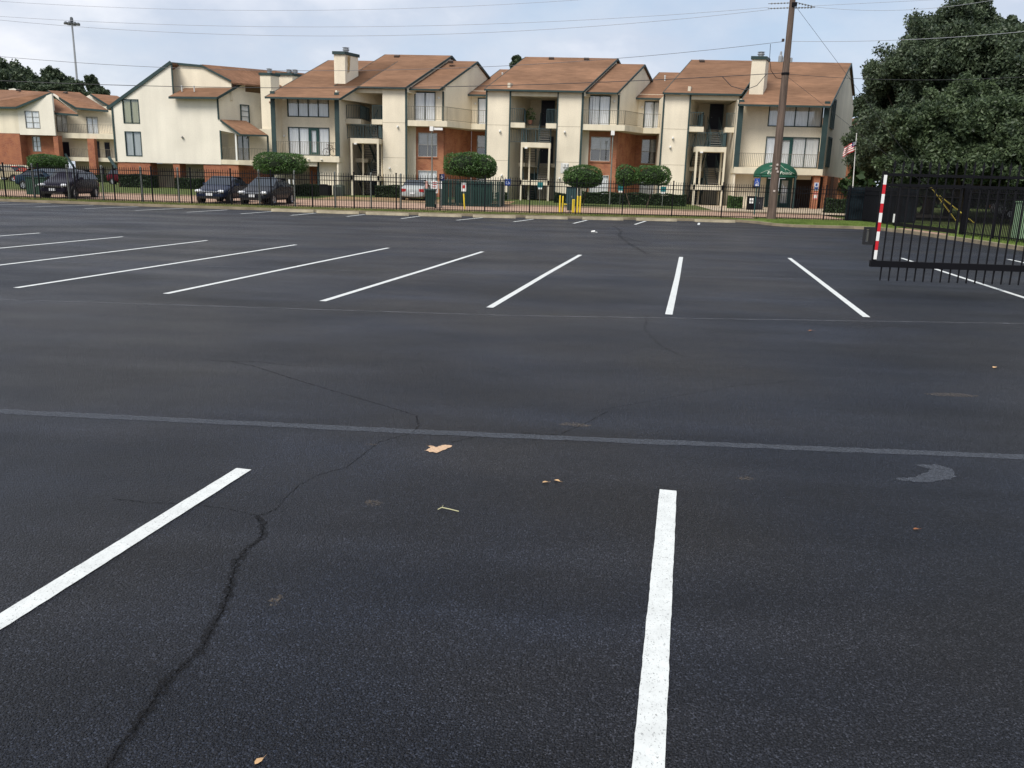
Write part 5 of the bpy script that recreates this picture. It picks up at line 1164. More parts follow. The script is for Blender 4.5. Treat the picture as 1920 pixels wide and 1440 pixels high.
def car(name, label, x, y, rot, kind, mt, z=.15, group=None, W_add=0):
    p = PROF[kind]; t = thing(name, label, 'car', (0, 0, 0), group); st = p['st']; Lc = p['L']/2
    def ring(s):
        yy, belt, top, w = s; w += W_add; zb = .22 if .2 < yy < p['L']-.2 else .30
        tp = top if top else belt+.03; rw = w*.70 if top else w*.84
        pts = [(w*.80, zb), (w*.97, zb+.10), (w, belt*.62), (w*.965, belt), (rw, tp-.03 if top else tp-.01), (rw*.62, tp+.015)]
        return [(q[0], q[1]) for q in pts]
    m = M(); vs = []; K = 12
    for s in st:
        r = ring(s); full = r+[(-a, b) for a, b in reversed(r)]; vs += [(a, s[0]-Lc, b) for a, b in full]
    fs = [(i*K+j, i*K+(j+1) % K, (i+1)*K+(j+1) % K, (i+1)*K+j) for i in range(len(st)-1) for j in range(K)]
    fs += [tuple(range(K)), tuple(range((len(st)-1)*K, len(st)*K))]
    m.add(vs, fs); b = m.build('body', mt, t); 
    for pl in b.data.polygons: pl.use_smooth = True
    md = b.modifiers.new('sub', 'SUBSURF'); md.levels = 1; md.render_levels = 2
    # glass
    tops = [s for s in st if s[2]]; yb_ = [s for s in st if not s[2]]
    fb = [s for s in st if s[0] == p['base']][0]; rb_ = [s for s in st if s[0] == p['rear']][0]
    f0, r0_ = tops[0], tops[-1]
    def up_(s, fx): w = s[3]+W_add; return (w*.66*fx, s[0]-Lc, s[2]+.012)
    g = M(); a, c = fb, f0; wv = (a[3]+W_add)*.86; A0 = Vector((-wv, a[0]+.02-Lc, a[1]+.055)); A1 = Vector((wv, a[0]+.02-Lc, a[1]+.055)); C1_ = Vector(up_(tops[1], 1))+Vector((0,-.12,.0)); C0_ = Vector((-C1_.x, C1_.y, C1_.z))
    n_ = Vector((0, -.035, .03)); mid0 = Vector(((A0.x+C0_.x)/2, f0[0]-Lc-.25, (A0.z+C0_.z)/2+.02)); 
    g.add([A0+n_, A1+n_, C1_+n_, C0_+n_], [(0,1,2,3)]); g.build('windshield', CGLASS, t)
    g = M(); a, c = rb_, r0_; wv = (a[3]+W_add)*.80; A0 = Vector((-wv, a[0]-.05-Lc, a[1]+.06)); A1 = Vector((wv, a[0]-.05-Lc, a[1]+.06)); C1_ = Vector((wv*.86, tops[-2][0]+.25-Lc, tops[-2][2]-.0)); C0_ = Vector((-C1_.x, C1_.y, C1_.z)); n_ = Vector((0, .03, .03))
    g.add([A0+n_, A1+n_, C1_+n_, C0_+n_], [(0,1,2,3)]); g.build('rear_window', CGLASS, t)
    for sx in (-1, 1):
        seg = [tops[0][0]-.28, (tops[0][0]+tops[-1][0])/2-.03, (tops[0][0]+tops[-1][0])/2+.05, tops[-1][0]+.18]
        for a, c in ((seg[0], seg[1]), (seg[2], seg[3])):
            zb_ = f0[1]+.035; w0_ = (f0[3]+W_add)*.965+.012; zt_ = max(s[2] for s in tops)-.12; w1_ = (f0[3]+W_add)*.74+.012
            fa = .42 if a == seg[0] else 0; fc = .28 if c == seg[3] else 0
            g = M(); g.ext([(sx*w0_, a-Lc, zb_), (sx*w0_, c-Lc, zb_), (sx*w1_, c-fc-Lc, zt_), (sx*w1_, a+fa-Lc, zt_)], (sx*-.02, 0, 0)); g.build('side_window', CGLASS, t)
        g = M(); g.box(sx*(f0[3]+W_add)+(-.02 if sx > 0 else -.16), sx*(f0[3]+W_add)+(.16 if sx > 0 else .02), seg[0]-Lc+.12, seg[0]-Lc+.24, f0[1]+.02, f0[1]+.15); g.build('mirror', mt, t)
        for wy in p['w']:
            w_ = p['W']+W_add
            g = M(Matrix.Translation((sx*(w_-.10), wy-Lc, .32)) @ Matrix.Rotation(sx*math.pi/2, 4, 'Y'))
            g.lathe((0, 0, 0), [(.001, -.1), (.40, -.1), (.40, .093)], 20); g.build('wheel_arch', DARK, t)
            g = M(Matrix.Translation((sx*(w_-.12), wy-Lc, .31)) @ Matrix.Rotation(sx*math.pi/2, 4, 'Y'))
            g.lathe((0, 0, 0), [(.2, -.08), (.31, -.08), (.32, -.03), (.32, .10), (.30, .14), (.21, .14)], 20); ty = g.build('tyre', RUB, t)
            g = M(Matrix.Translation((sx*(w_-.12), wy-Lc, .31)) @ Matrix.Rotation(sx*math.pi/2, 4, 'Y'))
            g.lathe((0, 0, 0), [(.21, .13), (.19, .10), (.06, .10), (.05, .13), (.001, .13)], 14)
            for k in range(5):
                a = k*2*math.pi/5; g.bar((.04*math.cos(a), .04*math.sin(a), .12), (.2*math.cos(a), .2*math.sin(a), .12), .05, .03)
            g.build('rim', RIM, ty)
        hx = .70*(p['W']+W_add)
        g = M(Matrix.Translation((sx*hx, .10-Lc, .66 if kind == 'sedan' else .74)) @ Matrix.Rotation(sx*-.35, 4, 'Z')); g.lathe((0, 0, 0), [(.001, -.09), (.13, -.08), (.16, 0), (.12, .07), (.001, .08)], 12)
        for v in g.v: v.y *= .7; v.x *= 1.25
        g.build('headlight', HLM, t, True)
        g = M(); g.box(sx*hx-.16, sx*hx+.16, p['L']-.16-Lc, p['L']-.02-Lc, .66, .86); g.build('taillight', TLM, t)
    g = M(); g.box(-.17, .17, -Lc-.035, -Lc-.015, .42, .56); g.build('licence_plate', PLATE, t)
    g = M(); g.box(-.16, .16, Lc+.01, Lc+.03, .50, .63); g.build('rear_plate', PLATE, t)
    g = M(); g.box(-.45, .45, -Lc-.02, -Lc+.05, .60, .68); g.build('grille', CHR if kind == 'sedan' else DARK, t)
    g = M(); g.box(-.55, .55, -Lc-.012, -Lc+.05, .26, .38); g.build('air_intake', DARK, t)
    t.location = (x, y, z); t.rotation_euler = (0, 0, rot); return t
car('parked_car', 'purple black upright hatchback facing the fence, leftmost of the three dark cars', -29.45, 47.6, R(7), 'hatch', paint('paint_black_violet', (.012, .010, .02)))
car('parked_car', 'dark blue sedan with big bright headlights, middle one of three dark cars', -20.15, 47.4, R(3), 'sedan', paint('paint_navy', (.012, .018, .04)))
car('parked_car', 'near black sedan showing its whole side, rightmost of the three dark cars', -17.4, 46.9, R(-1), 'sedan', paint('paint_charcoal', (.015, .017, .022)))
car('parked_car', 'dark blue car half hidden behind the upright hatchback', -37.5, 58, R(75), 'sedan', paint('paint_blue', (.015, .03, .05)), z=.3)
car('parked_car', 'silver car seen from behind with red tail lights, beside the green bins', -11.3, 59.6, R(180+2), 'sedan', paint('paint_silver', (.36, .38, .38), .3), z=.25)
car('parked_car', 'small dark red car at the left foot of the pale gable building', -45.6, 84, R(80), 'hatch', paint('paint_maroon', (.07, .006, .01)), z=.4)
car('parked_car', 'white car far behind the side fence under the trees', 30.5, 60, R(80), 'sedan', paint('paint_white', (.7, .7, .7)), z=.25)
car('parked_car', 'bright red car roof behind the tan pickup', -62.0, 91, R(85), 'hatch', paint('paint_red', (.3, .03, .02)), z=.4)
# tan pickup, side on
pk = thing('pickup_truck', 'tan pickup truck seen side on at the left edge behind the fence', 'pickup', (0, 0, 0))
TAN = paint('paint_tan', (.40, .33, .23), .35)
m_ = M(); prof = [(-2.7, .5), (-2.75, .8), (-2.7, 1.08), (-.9, 1.15), (-.3, 1.75), (1.0, 1.78), (1.15, 1.15), (2.75, 1.15), (2.75, .55)]
m_.ext([(x, -.93, z) for x, z in prof], (0, 1.86, 0)); b = m_.build('body', TAN, pk)
bv = b.modifiers.new('bev', 'BEVEL'); bv.width = .06; bv.segments = 2
for (a, c) in (((-.72, 1.2), (-.28, 1.66)), ((-.2, 1.2), (.9, 1.66))):
    m_ = M(); m_.ext([(a[0], -.95, a[1]), (c[0], -.95, a[1]), (c[0], -.95, c[1]), (a[0]+(.3 if a[0] < -.5 else 0), -.95, c[1])], (0, 1.9, 0)); m_.build('side_window', CGLASS, pk)
for wx in (-1.75, 1.75):
    for sy in (-1, 1):
        m_ = M(Matrix.Translation((wx, sy*.80, .38)) @ Matrix.Rotation(-sy*math.pi/2, 4, 'X')); m_.lathe((0, 0, 0), [(.001, -.1), (.48, -.1), (.48, .137), (.4, .137)], 20); m_.build('wheel_arch', DARK, pk)
        m_ = M(Matrix.Translation((wx, sy*.80, .38)) @ Matrix.Rotation(-sy*math.pi/2, 4, 'X')); m_.lathe((0, 0, 0), [(.001, -.1), (.39, -.1), (.39, .15), (.2, .17)], 20); ty = m_.build('tyre', RUB, pk)
        m_ = M(Matrix.Translation((wx, sy*.80, .38)) @ Matrix.Rotation(-sy*math.pi/2, 4, 'X')); m_.lathe((0, 0, 0), [(.2, .172), (.1, .16), (.001, .19)], 14); m_.build('rim', RIM, ty)
m_ = M(); m_.box(-2.82, -2.7, -.9, .9, .45, .62); m_.box(2.75, 2.85, -.9, .9, .5, .65); m_.build('bumper', DARK, pk)
pk.location = (-59.2, 84, .3); pk.rotation_euler = (0, 0, R(184))

# ------------------------------------------------------------------ bins, cabinets, bollards, signs
PLG = mat('plastic_green', (.009, .032, .028), .55)
def wheelie(label, x, y, rot, s=1.0, mt=PLG, z=.16):
    t = thing('wheeled_bin', label, 'bin', (0, 0, 0), 'green wheeled bins')
    m = M(); m.add([(-.25*s, -.27*s, .08), (.25*s, -.27*s, .08), (.25*s, .27*s, .08), (-.25*s, .27*s, .08), (-.31*s, -.35*s, 1.0*s), (.31*s, -.35*s, 1.0*s), (.31*s, .35*s, 1.0*s), (-.31*s, .35*s, 1.0*s)], [(3,2,1,0), (4,5,6,7), (0,1,5,4), (1,2,6,5), (2,3,7,6), (3,0,4,7)]); m.build('body', mt, t)
    m = M(); m.ext([(-.34*s, -.38*s, 1.001*s), (-.34*s, .38*s, 1.001*s), (-.34*s, .30*s, 1.09*s), (-.34*s, -.30*s, 1.06*s)], (.68*s, 0, 0)); m.build('lid', mt, t)
    for sx in (-1, 1):
        m = M(Matrix.Translation((sx*.27*s, .3*s, .12)) @ Matrix.Rotation(math.pi/2, 4, 'Y')); m.lathe((0, 0, -.03), [(.001, 0), (.12, 0), (.12, .06), (.001, .06)], 12); m.build('wheel', RUB, t)
    m = M(); m.tube((-.25*s, .44*s, .98*s), (.25*s, .44*s, .98*s), .02, .02, 6); m.build('handle', mt, t)
    t.location = (x, y, z); t.rotation_euler = (0, 0, rot); return t
wheelie('dark green wheeled bin by the silver car, nearest the fence', -8.3, 47.7, R(10), 1.0)
#wheelie('green wheeled bin directly right of the nearest one', -7.5, 48.6, R(-8), 1.05)
# green slatted enclosure
en = thing('slatted_enclosure', 'dark green slatted enclosure right of the bins', 'enclosure', (-6.6, 52, .22))
m_ = M()
for k in range(32):
    x_ = -8.3+k*.112; m_.box(x_, x_+.085, 51.6, 51.62, .24, 1.75)
m_.build('front_slats', PLG, en)
m_ = M()
for k in range(22):
    y_ = 51.7+k*.112; m_.box(-4.75, -4.73, y_, y_+.085, .24, 1.75); m_.box(-8.33, -8.31, y_, y_+.085, .24, 1.75)
m_.build('side_slats', PLG, en)
for x_, y_ in ((-8.32, 51.63), (-6.5, 51.66), (-4.7, 51.63), (-4.7, 54.2), (-8.32, 54.2)):
    m_ = M(); m_.tube((x_, y_, .1), (x_, y_, 1.9), .04, .04, 8); m_.build('post', GREYP, en)
m_ = M(); m_.bar((-8.32, 51.66, 1.78), (-4.7, 51.66, 1.78), .04, .04); m_.build('top_rail', GREYP, en)
db = thing('dumpster', 'dark green metal dumpster inside the slatted enclosure', 'dumpster', (-6.5, 53, .25))
m_ = M(); m_.ext([(-7.6, 52.2, .4), (-7.6, 53.9, .4), (-7.6, 53.9, 1.6), (-7.6, 52.2, 1.35)], (2.2, 0, 0)); m_.build('body', mat('dumpster_green', (.015, .05, .035), .6, var=.3), db)
m_ = M(); m_.box(-7.65, -5.35, 52.15, 53.95, 1.62, 1.68); m_.build('lid', BLACK, db)
def cabinet(name, label, cat, x0, x1, y, z0, z1, mt, d=.6):
    t = thing(name, label, cat, ((x0+x1)/2, y, z0)); m = M(); m.box(x0, x1, y, y+d, z0, z1); b = m.build('body', mt, t); bv = b.modifiers.new('bev', 'BEVEL'); bv.width = .02
    m = M(); m.box(x0-.03, x1+.03, y-.04, y+d+.03, z1+.001, z1+.05); m.build('lid', mt, t)
    m = M(); m.box(x0+.04, (x0+x1)/2-.01, y-.02, y-.001, z0+.06, z1-.06); m.build('door', mt, t); m = M(); m.box((x0+x1)/2+.01, x1-.04, y-.02, y-.001, z0+.06, z1-.06); m.build('door', mt, t)
    m = M(); m.box((x0+x1)/2+.03, (x0+x1)/2+.06, y-.05, y-.021, (z0+z1)/2, (z0+z1)/2+.12); m.build('handle', METAL, t); return t
cabinet('utility_cabinet', 'green metal cabinet left of the upright hatchback', 'cabinet', -33.8, -32.5, 50, .15, 1.2, mat('cabinet_green', (.018, .05, .032), .6))
cabinet('utility_cabinet', 'dark teal electrical cabinet behind the yellow posts', 'cabinet', -.76, -.08, 54.5, .25, 1.5, mat('cabinet_teal', (.02, .05, .055), .6))
cabinet('utility_cabinet', 'pale green tall cabinet at the right edge behind the side fence', 'cabinet', 16.55, 17.15, 33.0, .15, 1.5, mat('cabinet_pale', (.30, .45, .28), .6))
cabinet('newspaper_box', 'black box with white notices left of the entrance awning', 'box', 11.45, 12.0, 58.5, .35, 1.2, BLACK, .4)
m_ = M(); m_.box(11.53, 11.80, 58.44, 58.475, .78, 1.12); m_.build('notice', WHITEP, bpy.data.objects['newspaper_box'])
m_ = M(); m_.box(11.56, 11.77, 58.425, 58.435, .92, .97); m_.build('notice_print', mat('print_black', (.05, .05, .05), .6), bpy.data.objects['newspaper_box'])
cabinet('storage_box', 'dark box right of the black box with notices', 'box', 12.05, 12.65, 59.3, .35, 1.15, mat('box_dark', (.03, .03, .035), .7), .5)
for i, (x0, x1, y, lbl, c) in enumerate([(-20.4, -19.5, 62, 'black air conditioner unit, left one under the left bay', BLACK), (-19.35, -18.4, 62, 'black air conditioner unit, middle one under the left bay', BLACK), (-18.2, -17.5, 62.4, 'grey green air conditioner unit, right one under the left bay', mat('ac_grey', (.10, .12, .10), .6))]):
    t = thing('air_conditioner', lbl, 'air conditioner', ((x0+x1)/2, y, .33)); m = M(); m.box(x0, x1, y, y+.8, .33, 1.15); b = m.build('casing', c, t)
    m = M()
    for k in range(8): m.box(x0+.04, x1-.04, y-.02, y-.002, .42+k*.08, .45+k*.08)
    m.build('grille', mat('grille_dark', (.02, .02, .02), .6), t); m = M(); m.lathe(((x0+x1)/2, y+.4, 1.151), [(.3, 0), (.3, .05), (.05, .06), (.001, .06)], 14); m.build('fan_guard', c, t)
wb_ = thing('white_gate_board', 'pair of leaning white boards behind the rearmost sedan', 'board', (-20.6, 61, .3))
for k in range(2):
    m_ = M(); m_.ext([(-21.0+k*.32, 61, .3), (-20.86+k*.32, 61, .3), (-20.98+k*.32, 61.1, 1.5), (-21.12+k*.32, 61.1, 1.5)], (0, .05, 0)); m_.build('board', WHITEP, wb_)
# yellow guard posts
yp = []
for i, (x, y, h_, r_, lbl) in enumerate([(-.98, 47.6, .92, .045, 'slim yellow post at the left end of the yellow group'), (-.82, 47.9, .88, .045, 'slim yellow post second from left, joined by the low yellow bar'), (-.22, 47.2, .74, .075, 'thick short yellow post in the middle of the group'), (.0, 47.9, .92, .045, 'slim yellow post just right of the thick one'), (.15, 48.0, .92, .045, 'rightmost slim yellow post of the group')]):
    m = M(); m.lathe((0, 0, 0), [(r_, 0), (r_, h_-.03), (r_*.8, h_), (.001, h_+.01)], 12); o = m.build('bollard', YELLOW); o.location = (x, y, .16); tag(o, lbl, 'bollard', 'yellow guard posts by the meter')
m_ = M(); m_.bar((-.78, 47.9, .62), (-.35, 47.9, .58), .05, .06); tag(m_.build('guard_rail', YELLOW), 'low yellow bar reaching right from the second slim yellow post', 'rail')
mt_ = thing('gas_meter', 'small dark meter on a stem between the yellow posts', 'meter', (-.42, 47.7, .16)); m_ = M(); m_.box(-.58, -.28, 47.6, 47.85, .28, .66); m_.build('meter_body', mat('meter_dark', (.03, .05, .05), .5), mt_); m_ = M(); m_.tube((-.42, 47.72, .14), (-.42, 47.72, .28), .03, .03, 8); m_.tube((-.3, 47.72, .14), (-.3, 47.72, .3), .02, .02, 8); m_.build('pipe', METAL, mt_)
m_ = M(); m_.tube((-6.36, 47.9, .14), (-6.44, 47.9, 1.02), .045, .04, 8); tag(m_.build('bollard', YELLOW), 'single leaning yellow post under a red and white sign', 'bollard')
# signs
BLUE = mat('sign_blue', (.012, .06, .32), .5); RED = mat('sign_red', (.40, .03, .03), .5); TEAL = mat('sign_teal', (.02, .16, .17), .5)
def wheelchair(parent, cx, y, cz, s, mt=WHITEP):
    m = M(); P = lambda a, b: (cx+a*s, y, cz+b*s)
    m.lathe((0, 0, 0), [(.001, 0)], 3) if False else None
    for i in range(10):
        a = 2*math.pi*i/10; b = 2*math.pi*(i+1)/10; m.bar(P(-.05+.075*math.cos(a)*.5, .36+.075*math.sin(a)*.5), P(-.05+.075*math.cos(b)*.5, .36+.075*math.sin(b)*.5), .004, .08*s)
    m.bar(P(-.05, .28), P(-.03, -.02), .004, .09*s); m.bar(P(-.04, .14), P(.14, .14), .004, .06*s); m.bar(P(-.04, -.02), P(.17, -.02), .004, .08*s); m.bar(P(.16, -.02), P(.27, -.3), .004, .08*s); m.bar(P(.25, -.3), P(.36, -.26), .004, .06*s)
    for i in range(12):
        a = R(130)+R(215)*i/12; b = R(130)+R(215)*(i+1)/12; m.bar(P(-.0+.25*math.cos(a), -.12+.25*math.sin(a)), P(.25*math.cos(b), -.12+.25*math.sin(b)), .004, .06*s)
    return m.build('wheelchair_symbol', mt, parent)
def sign(label, x, y, z0, boards, pole=True, pmt=None, pr=.03, top=None, name='sign_post', lean=0):
    t = thing(name, label, 'sign', (x, y, z0))
    zt = top or max(b[3] for b in boards)
    if pole: m = M(); m.tube((x, y, z0), (x+lean, y, zt), pr, pr, 8); m.build('pole', pmt or GREYP, t)
    out_ = []
    for (x0, x1, z0_, z1_, mm) in boards:
        m = M(); m.box(x+x0, x+x1, y-.06, y-.035, z0_, z1_); out_.append(m.build('board', mm, t))
    return t, out_
t, b = sign('blue accessible parking sign on teal post left of the entrance awning', 10.62, 52, .2, [(-.17, .13, 1.88, 2.34, BLUE)], pmt=mat('post_teal', (.02, .09, .09), .5), pr=.04)
wheelchair(b[0], 10.60, 51.932, 2.15, .32); m_ = M(); m_.box(10.50, 10.70, 51.93, 51.938, 1.91, 1.99); m_.build('print', WHITEP, b[0])
t, b = sign('round cornered blue accessible sign on the blank wall between bins and stairs', -5.32, 64.8, .3, [(-.24, .2, 1.45, 1.95, BLUE)], pmt=GREYP); wheelchair(b[0], -5.34, 64.735, 1.75, .45)
t, b = sign('cluster sign with white red lettered board and dark backed board, over the bins', -8.1, 48.4, .15, [(-.26, .12, 1.0, 1.68, WHITEP), (-.62, -.46, 1.1, 1.65, mat('sign_pinkish', (.6, .35, .3), .6)), (.18, .34, 1.25, 1.66, WHITEP)], pmt=GREEN2, top=1.9)
m_ = M()
for k, zz in enumerate((1.56, 1.46, 1.33, 1.2, 1.1)): m_.box(-8.1-.2+.03*(k % 2), -8.1+.07-.03*(k % 3), 48.33, 48.338, zz, zz+.045)
m_.build('red_lettering', RED, b[0])
t, b = sign('small dark blue accessible sign on tall post above the bins', -7.85, 48.9, .15, [(-.14, .16, 1.72, 2.08, mat('sign_navy', (.02, .03, .10), .5))], pmt=GREEN2); wheelchair(b[0], -7.84, 48.832, 1.92, .25)
t, b = sign('small red and white sign above the leaning yellow post', -6.43, 47.9, .9, [(-.13, .13, 1.15, 1.62, WHITEP)], pmt=GREYP); m_ = M(); m_.box(-6.52, -6.36, 47.83, 47.838, 1.32, 1.5); m_.build('red_lettering', RED, b[0])
for (x, z, lbl) in ((-2.66, 1.42, 'teal sign with white strip in front of the middle stairs'), (2.95, 1.36, 'teal sign with white strip before the brick wall'), (5.9, 1.36, 'teal sign with white strip under the twin crowned tree')):
    t, b = sign(lbl, x, 60, .28, [(-.2, .2, z, z+.36, TEAL), (-.13, .13, z-.12, z-.005, WHITEP)], pmt=GREYP); t['group'] = 'teal reserved signs before the flats'
# flood light posts in front of the balconies
for x, lbl in ((-10.35, 'thin grey light post before the left brick recess'), (2.22, 'thin grey light post before the right brick recess')):
    t = thing('light_post', lbl, 'light post', (x, 60, .25), 'thin light posts before the brick recesses'); m = M(); m.tube((x+.03, 60, .2), (x, 60, 5.1), .055, .04, 8); m.build('pole', GREYP, t)
    m = M(); m.box(x-.14, x+.1, 59.85, 60.05, 5.05, 5.35); m.build('lamp_head', WHITEP, t)
    if x < 0: m = M(); m.box(x+.1, x+.75, 59.95, 60.05, 5.12, 5.28); m.build('lamp_arm', WHITEP, t)
# flag
fl = thing('flag_pole', 'thin white flag pole right of the long block', 'flag pole', (18.15, 58, .3)); m_ = M(); m_.tube((18.15, 58, .2), (17.9, 58, 5.4), .035, .025, 8); m_.build('pole', WHITEP, fl); m_ = M(); m_.lathe((17.9, 58, 5.4), [(.001, -.04), (.05, 0), (.001, .05)], 8); m_.build('finial', WHITEP, fl)
fg = thing('flag', 'drooping striped red, white and blue flag beside the right end of the long block', 'flag', (17.9, 58, 4.6))
def fp(u, v): return (17.93-.02*v-u*.75+.02*math.sin(v*7), 57.95-.10*math.sin(u*9), 4.95-.62*v-.32*u-.12*u*u)
for nm, mt, cond in (('stripes_red', RED, lambda i, j: j % 2 == 0 and not (j < 4 and i < 5)), ('stripes_white', WHITEP, lambda i, j: j % 2 == 1 and not (j < 4 and i < 5)), ('canton', mat('flag_navy', (.02, .025, .10), .7), lambda i, j: j < 4 and i < 5)):
    m = M()
    for i in range(14):
        for j in range(9):
            if cond(i, j): m.quad(fp(i/14, j/9), fp((i+1)/14, j/9), fp((i+1)/14, (j+1)/9), fp(i/14, (j+1)/9))
    m.build(nm, mt, fg)
m_ = M()
for i in range(3):
    for j in range(3):
        a = fp((i+.8)/14*1.3, (j+.7)/9); m_.box(a[0]-.02, a[0]+.02, a[1]-.012, a[1]-.008, a[2]-.02, a[2]+.02)
m_.build('stars', WHITEP, fg)

# ------------------------------------------------------------------ utility pole, wires, mast
PXX, PYY = 10.42, 46.55
up_t = thing('utility_pole', 'tall brown wooden utility pole standing before the entrance awning', 'utility pole', (PXX, PYY, .13))
m_ = M(); m_.lathe((PXX, PYY, 0), [(.27, .05), (.235, .8), (.215, 3), (.19, 6.5), (.16, 9), (.145, 11.3), (.001, 11.32)], 16); m_.build('pole', POLEM, up_t)
m_ = M(); m_.lathe((PXX-.32, PYY, 8.1), [(.001, 0), (.11, .02), (.11, .3), (.06, .36), (.05, .52), (.001, .56)], 10); m_.box(PXX-.26, PXX-.1, PYY-.04, PYY+.04, 8.15, 8.35); m_.build('cutout_box', METAL, up_t)
m_ = M(); m_.lathe((PXX+.22, PYY, 8.1), [(.001, 0), (.07, .02), (.07, .22), (.001, .26)], 8); m_.build('insulator', METAL, up_t)
m_ = M(); m_.lathe((PXX-.28, PYY, 9.1), [(.001, 0), (.07, .02), (.07, .14), (.001, .16)], 8); m_.build('insulator', mat('insulator_dark', (.05, .04, .04), .4), up_t)
m_ = M(); m_.lathe((PXX, PYY, 7.5), [(.20, 0), (.205, .02), (.205, .09), (.20, .11)], 16); m_.build('pole_band', BLACK, up_t)
for zz, dx in ((10.95, -1), (10.72, -1)):
    m_ = M(); 
    for k in range(6): m_.lathe((0, 0, 0), [(.001, 0)], 3) if False else m_.tube((PXX+dx*(.2+k*.16), PYY, zz-.008*k), (PXX+dx*(.26+k*.16), PYY, zz-.008*k), .045, .03, 8)
    m_.tube((PXX+dx*.1, PYY, zz), (PXX+dx*1.2, PYY, zz-.05), .015, .015, 6); m_.build('insulator_string', mat('insulator_grey', (.16, .16, .16), .4), up_t)
for zz, ze in ((11.0, 10.78), (10.72, 10.75)):
    m_ = M()
    for k in range(6): t0 = .18+k*.15; m_.tube((PXX+t0, PYY, zz+(ze-zz)*t0/1.1), (PXX+t0+.07, PYY, zz+(ze-zz)*(t0+.07)/1.1), .05, .03, 8)
    m_.tube((PXX+.1, PYY, zz), (PXX+1.15, PYY, ze), .015, .015, 6); m_.build('insulator_string', mat('insulator_grey', (.16, .16, .16), .4), up_t)
m_ = M(); m_.box(PXX-.05, PXX+.2, PYY-.2, PYY-.14, 10.75, 10.95); m_.build('bracket', BLACK, up_t)
for k, (x, z) in enumerate([(-.03, 1.6), (.05, 2.6), (-.02, 2.75), (.0, 2.95)]):
    m_ = M(); m_.box(PXX+x-.05, PXX+x+.05, PYY-.245, PYY-.2, z, z+.10); m_.build('tag_plate', mat('tag_tin', (.5, .42, .38), .5), up_t)
m_ = M(); P_ = [(PXX-.9, PYY-.02, 8.98), (PXX-.88, PYY-.02, 8.3), (PXX-.75, PYY-.02, 7.7), (PXX-.45, PYY-.02, 7.35), (PXX-.15, PYY-.02, 7.3)]; m_.path(P_, .014, 5); m_.build('drop_cable', BLACK, up_t)
WIRE = mat('wire_grey', (.34, .35, .38), .6); WIRED = mat('wire_black', (.04, .04, .045), .6)
def wire(label, fit, x0, x1, r, mt=WIRE, y0=PYY, y1=PYY, name='overhead_wire'):
    m = M(); n = 44; P = []
    for i in range(n+1):
        x = x0+(x1-x0)*i/n; P.append((x, y0+(y1-y0)*i/n, np.polyval(fit, x)))
    m.path(P, r*.85, 5); return tag(m.build(name, mt), label, 'wire', 'overhead wires')
wire('topmost thin wire, leaving the picture at the top before the pole', [.00196, .07695, 10.99788], -70, 10.3, .010)
wire('upper one of the two close thin wires left of the pole', [.0017, .06179, 10.01171], -70, 9.3, .011)
wire('lower one of the two close thin wires left of the pole', [.00241, .07976, 9.67302], -70, 9.3, .012)
wire('wire meeting the pole at the grey box height, on the left', [.00235, .08484, 8.00653], -70, 10.2, .013, mat('wire_dim', (.13, .13, .14), .6))
wire('lowest thick wire crossing in front of the brown roofs', [.0012, .05352, 6.91726], -70, 10.3, .020, WIRED)
wire('wire running right from the grey box height over the tall tree', [.00477, -.09965, 9.64998], 10.6, 45, .013)
wire('thick low wire running right across the dark trees', [.00616, -.1962, 8.92929], 10.6, 40, .013, WIRED)
wire('top wire rising to the right from the pole', [.06046, 10.13106], 11.5, 45, .010)
wire('thin sagging wire just under the top wire right of the pole', [.0164, -.47186, 14.0402], 11.5, 40, .010)
m_ = M(); m_.path([(PXX-3.2, PYY, 7.36), (PXX-2.7, PYY, 6.9), (PXX-2.0, PYY, 6.72), (PXX-1.4, PYY, 6.95), (PXX-.95, PYY, 7.53)], .018, 5); tag(m_.build('overhead_wire', WIRED), 'short slack cable loop hanging under the thick wire left of the pole', 'wire', 'overhead wires')
def guy(label, top, anc, gl):
    t = thing('guy_wire', label, 'guy wire', anc, 'guy wires with yellow guards'); a = Vector(top); b = Vector(anc); u = (a-b).normalized()
    m = M(); m.tube(a, b, .008, .008, 6); m.build('cable', WIRED, t); m = M(); m.tube(b+u*.3, b+u*gl, .035, .035, 8); m.build('guard', mat('guard_yellow', (.42, .32, .05), .6), t)
guy('steeper guy wire from the pole top with a yellow guard behind the gates', (PXX, PYY, 11.0), (20.4, 47.0, .15), 2.6)
guy('flatter guy wire from halfway up the pole with a yellow guard', (PXX, PYY, 7.5), (20.9, 45.9, .15), 2.6)

ms = thing('light_mast', 'very tall thin mast with a ring of floodlights, far away at upper left', 'light mast', (-149.4, 250, 0))
m_ = M(); m_.tube((-149.4, 250, 0), (-149.4, 250, 43.6), .42, .24, 10); m_.build('mast', METAL, ms)
MD = mat('mast_lamp_grey', (.10, .11, .12), .5)
m_ = M(); m_.lathe((-149.4, 250, 43.2), [(.3, 0), (1.0, .1), (1.0, .3), (.3, .4)], 14); m_.lathe((-149.4, 250, 43.6), [(.2, 0), (.5, .3), (.4, 1.3), (.1, 1.5)], 8); m_.build('lamp_ring', MD, ms)
for k in range(8):
    a = 2*math.pi*k/8+.2; c = Vector((-149.4+1.75*math.cos(a), 250+1.75*math.sin(a), 43.35)); m_ = M(); m_.tube((-149.4+.9*math.cos(a), 250+.9*math.sin(a), 43.4), c, .1, .1, 6); m_.lathe(c-Vector((0,0,.35)), [(.001, 0), (.55, .0), (.5, .35), (.25, .6), (.001, .62)], 10); m_.build('floodlight', MD, ms)

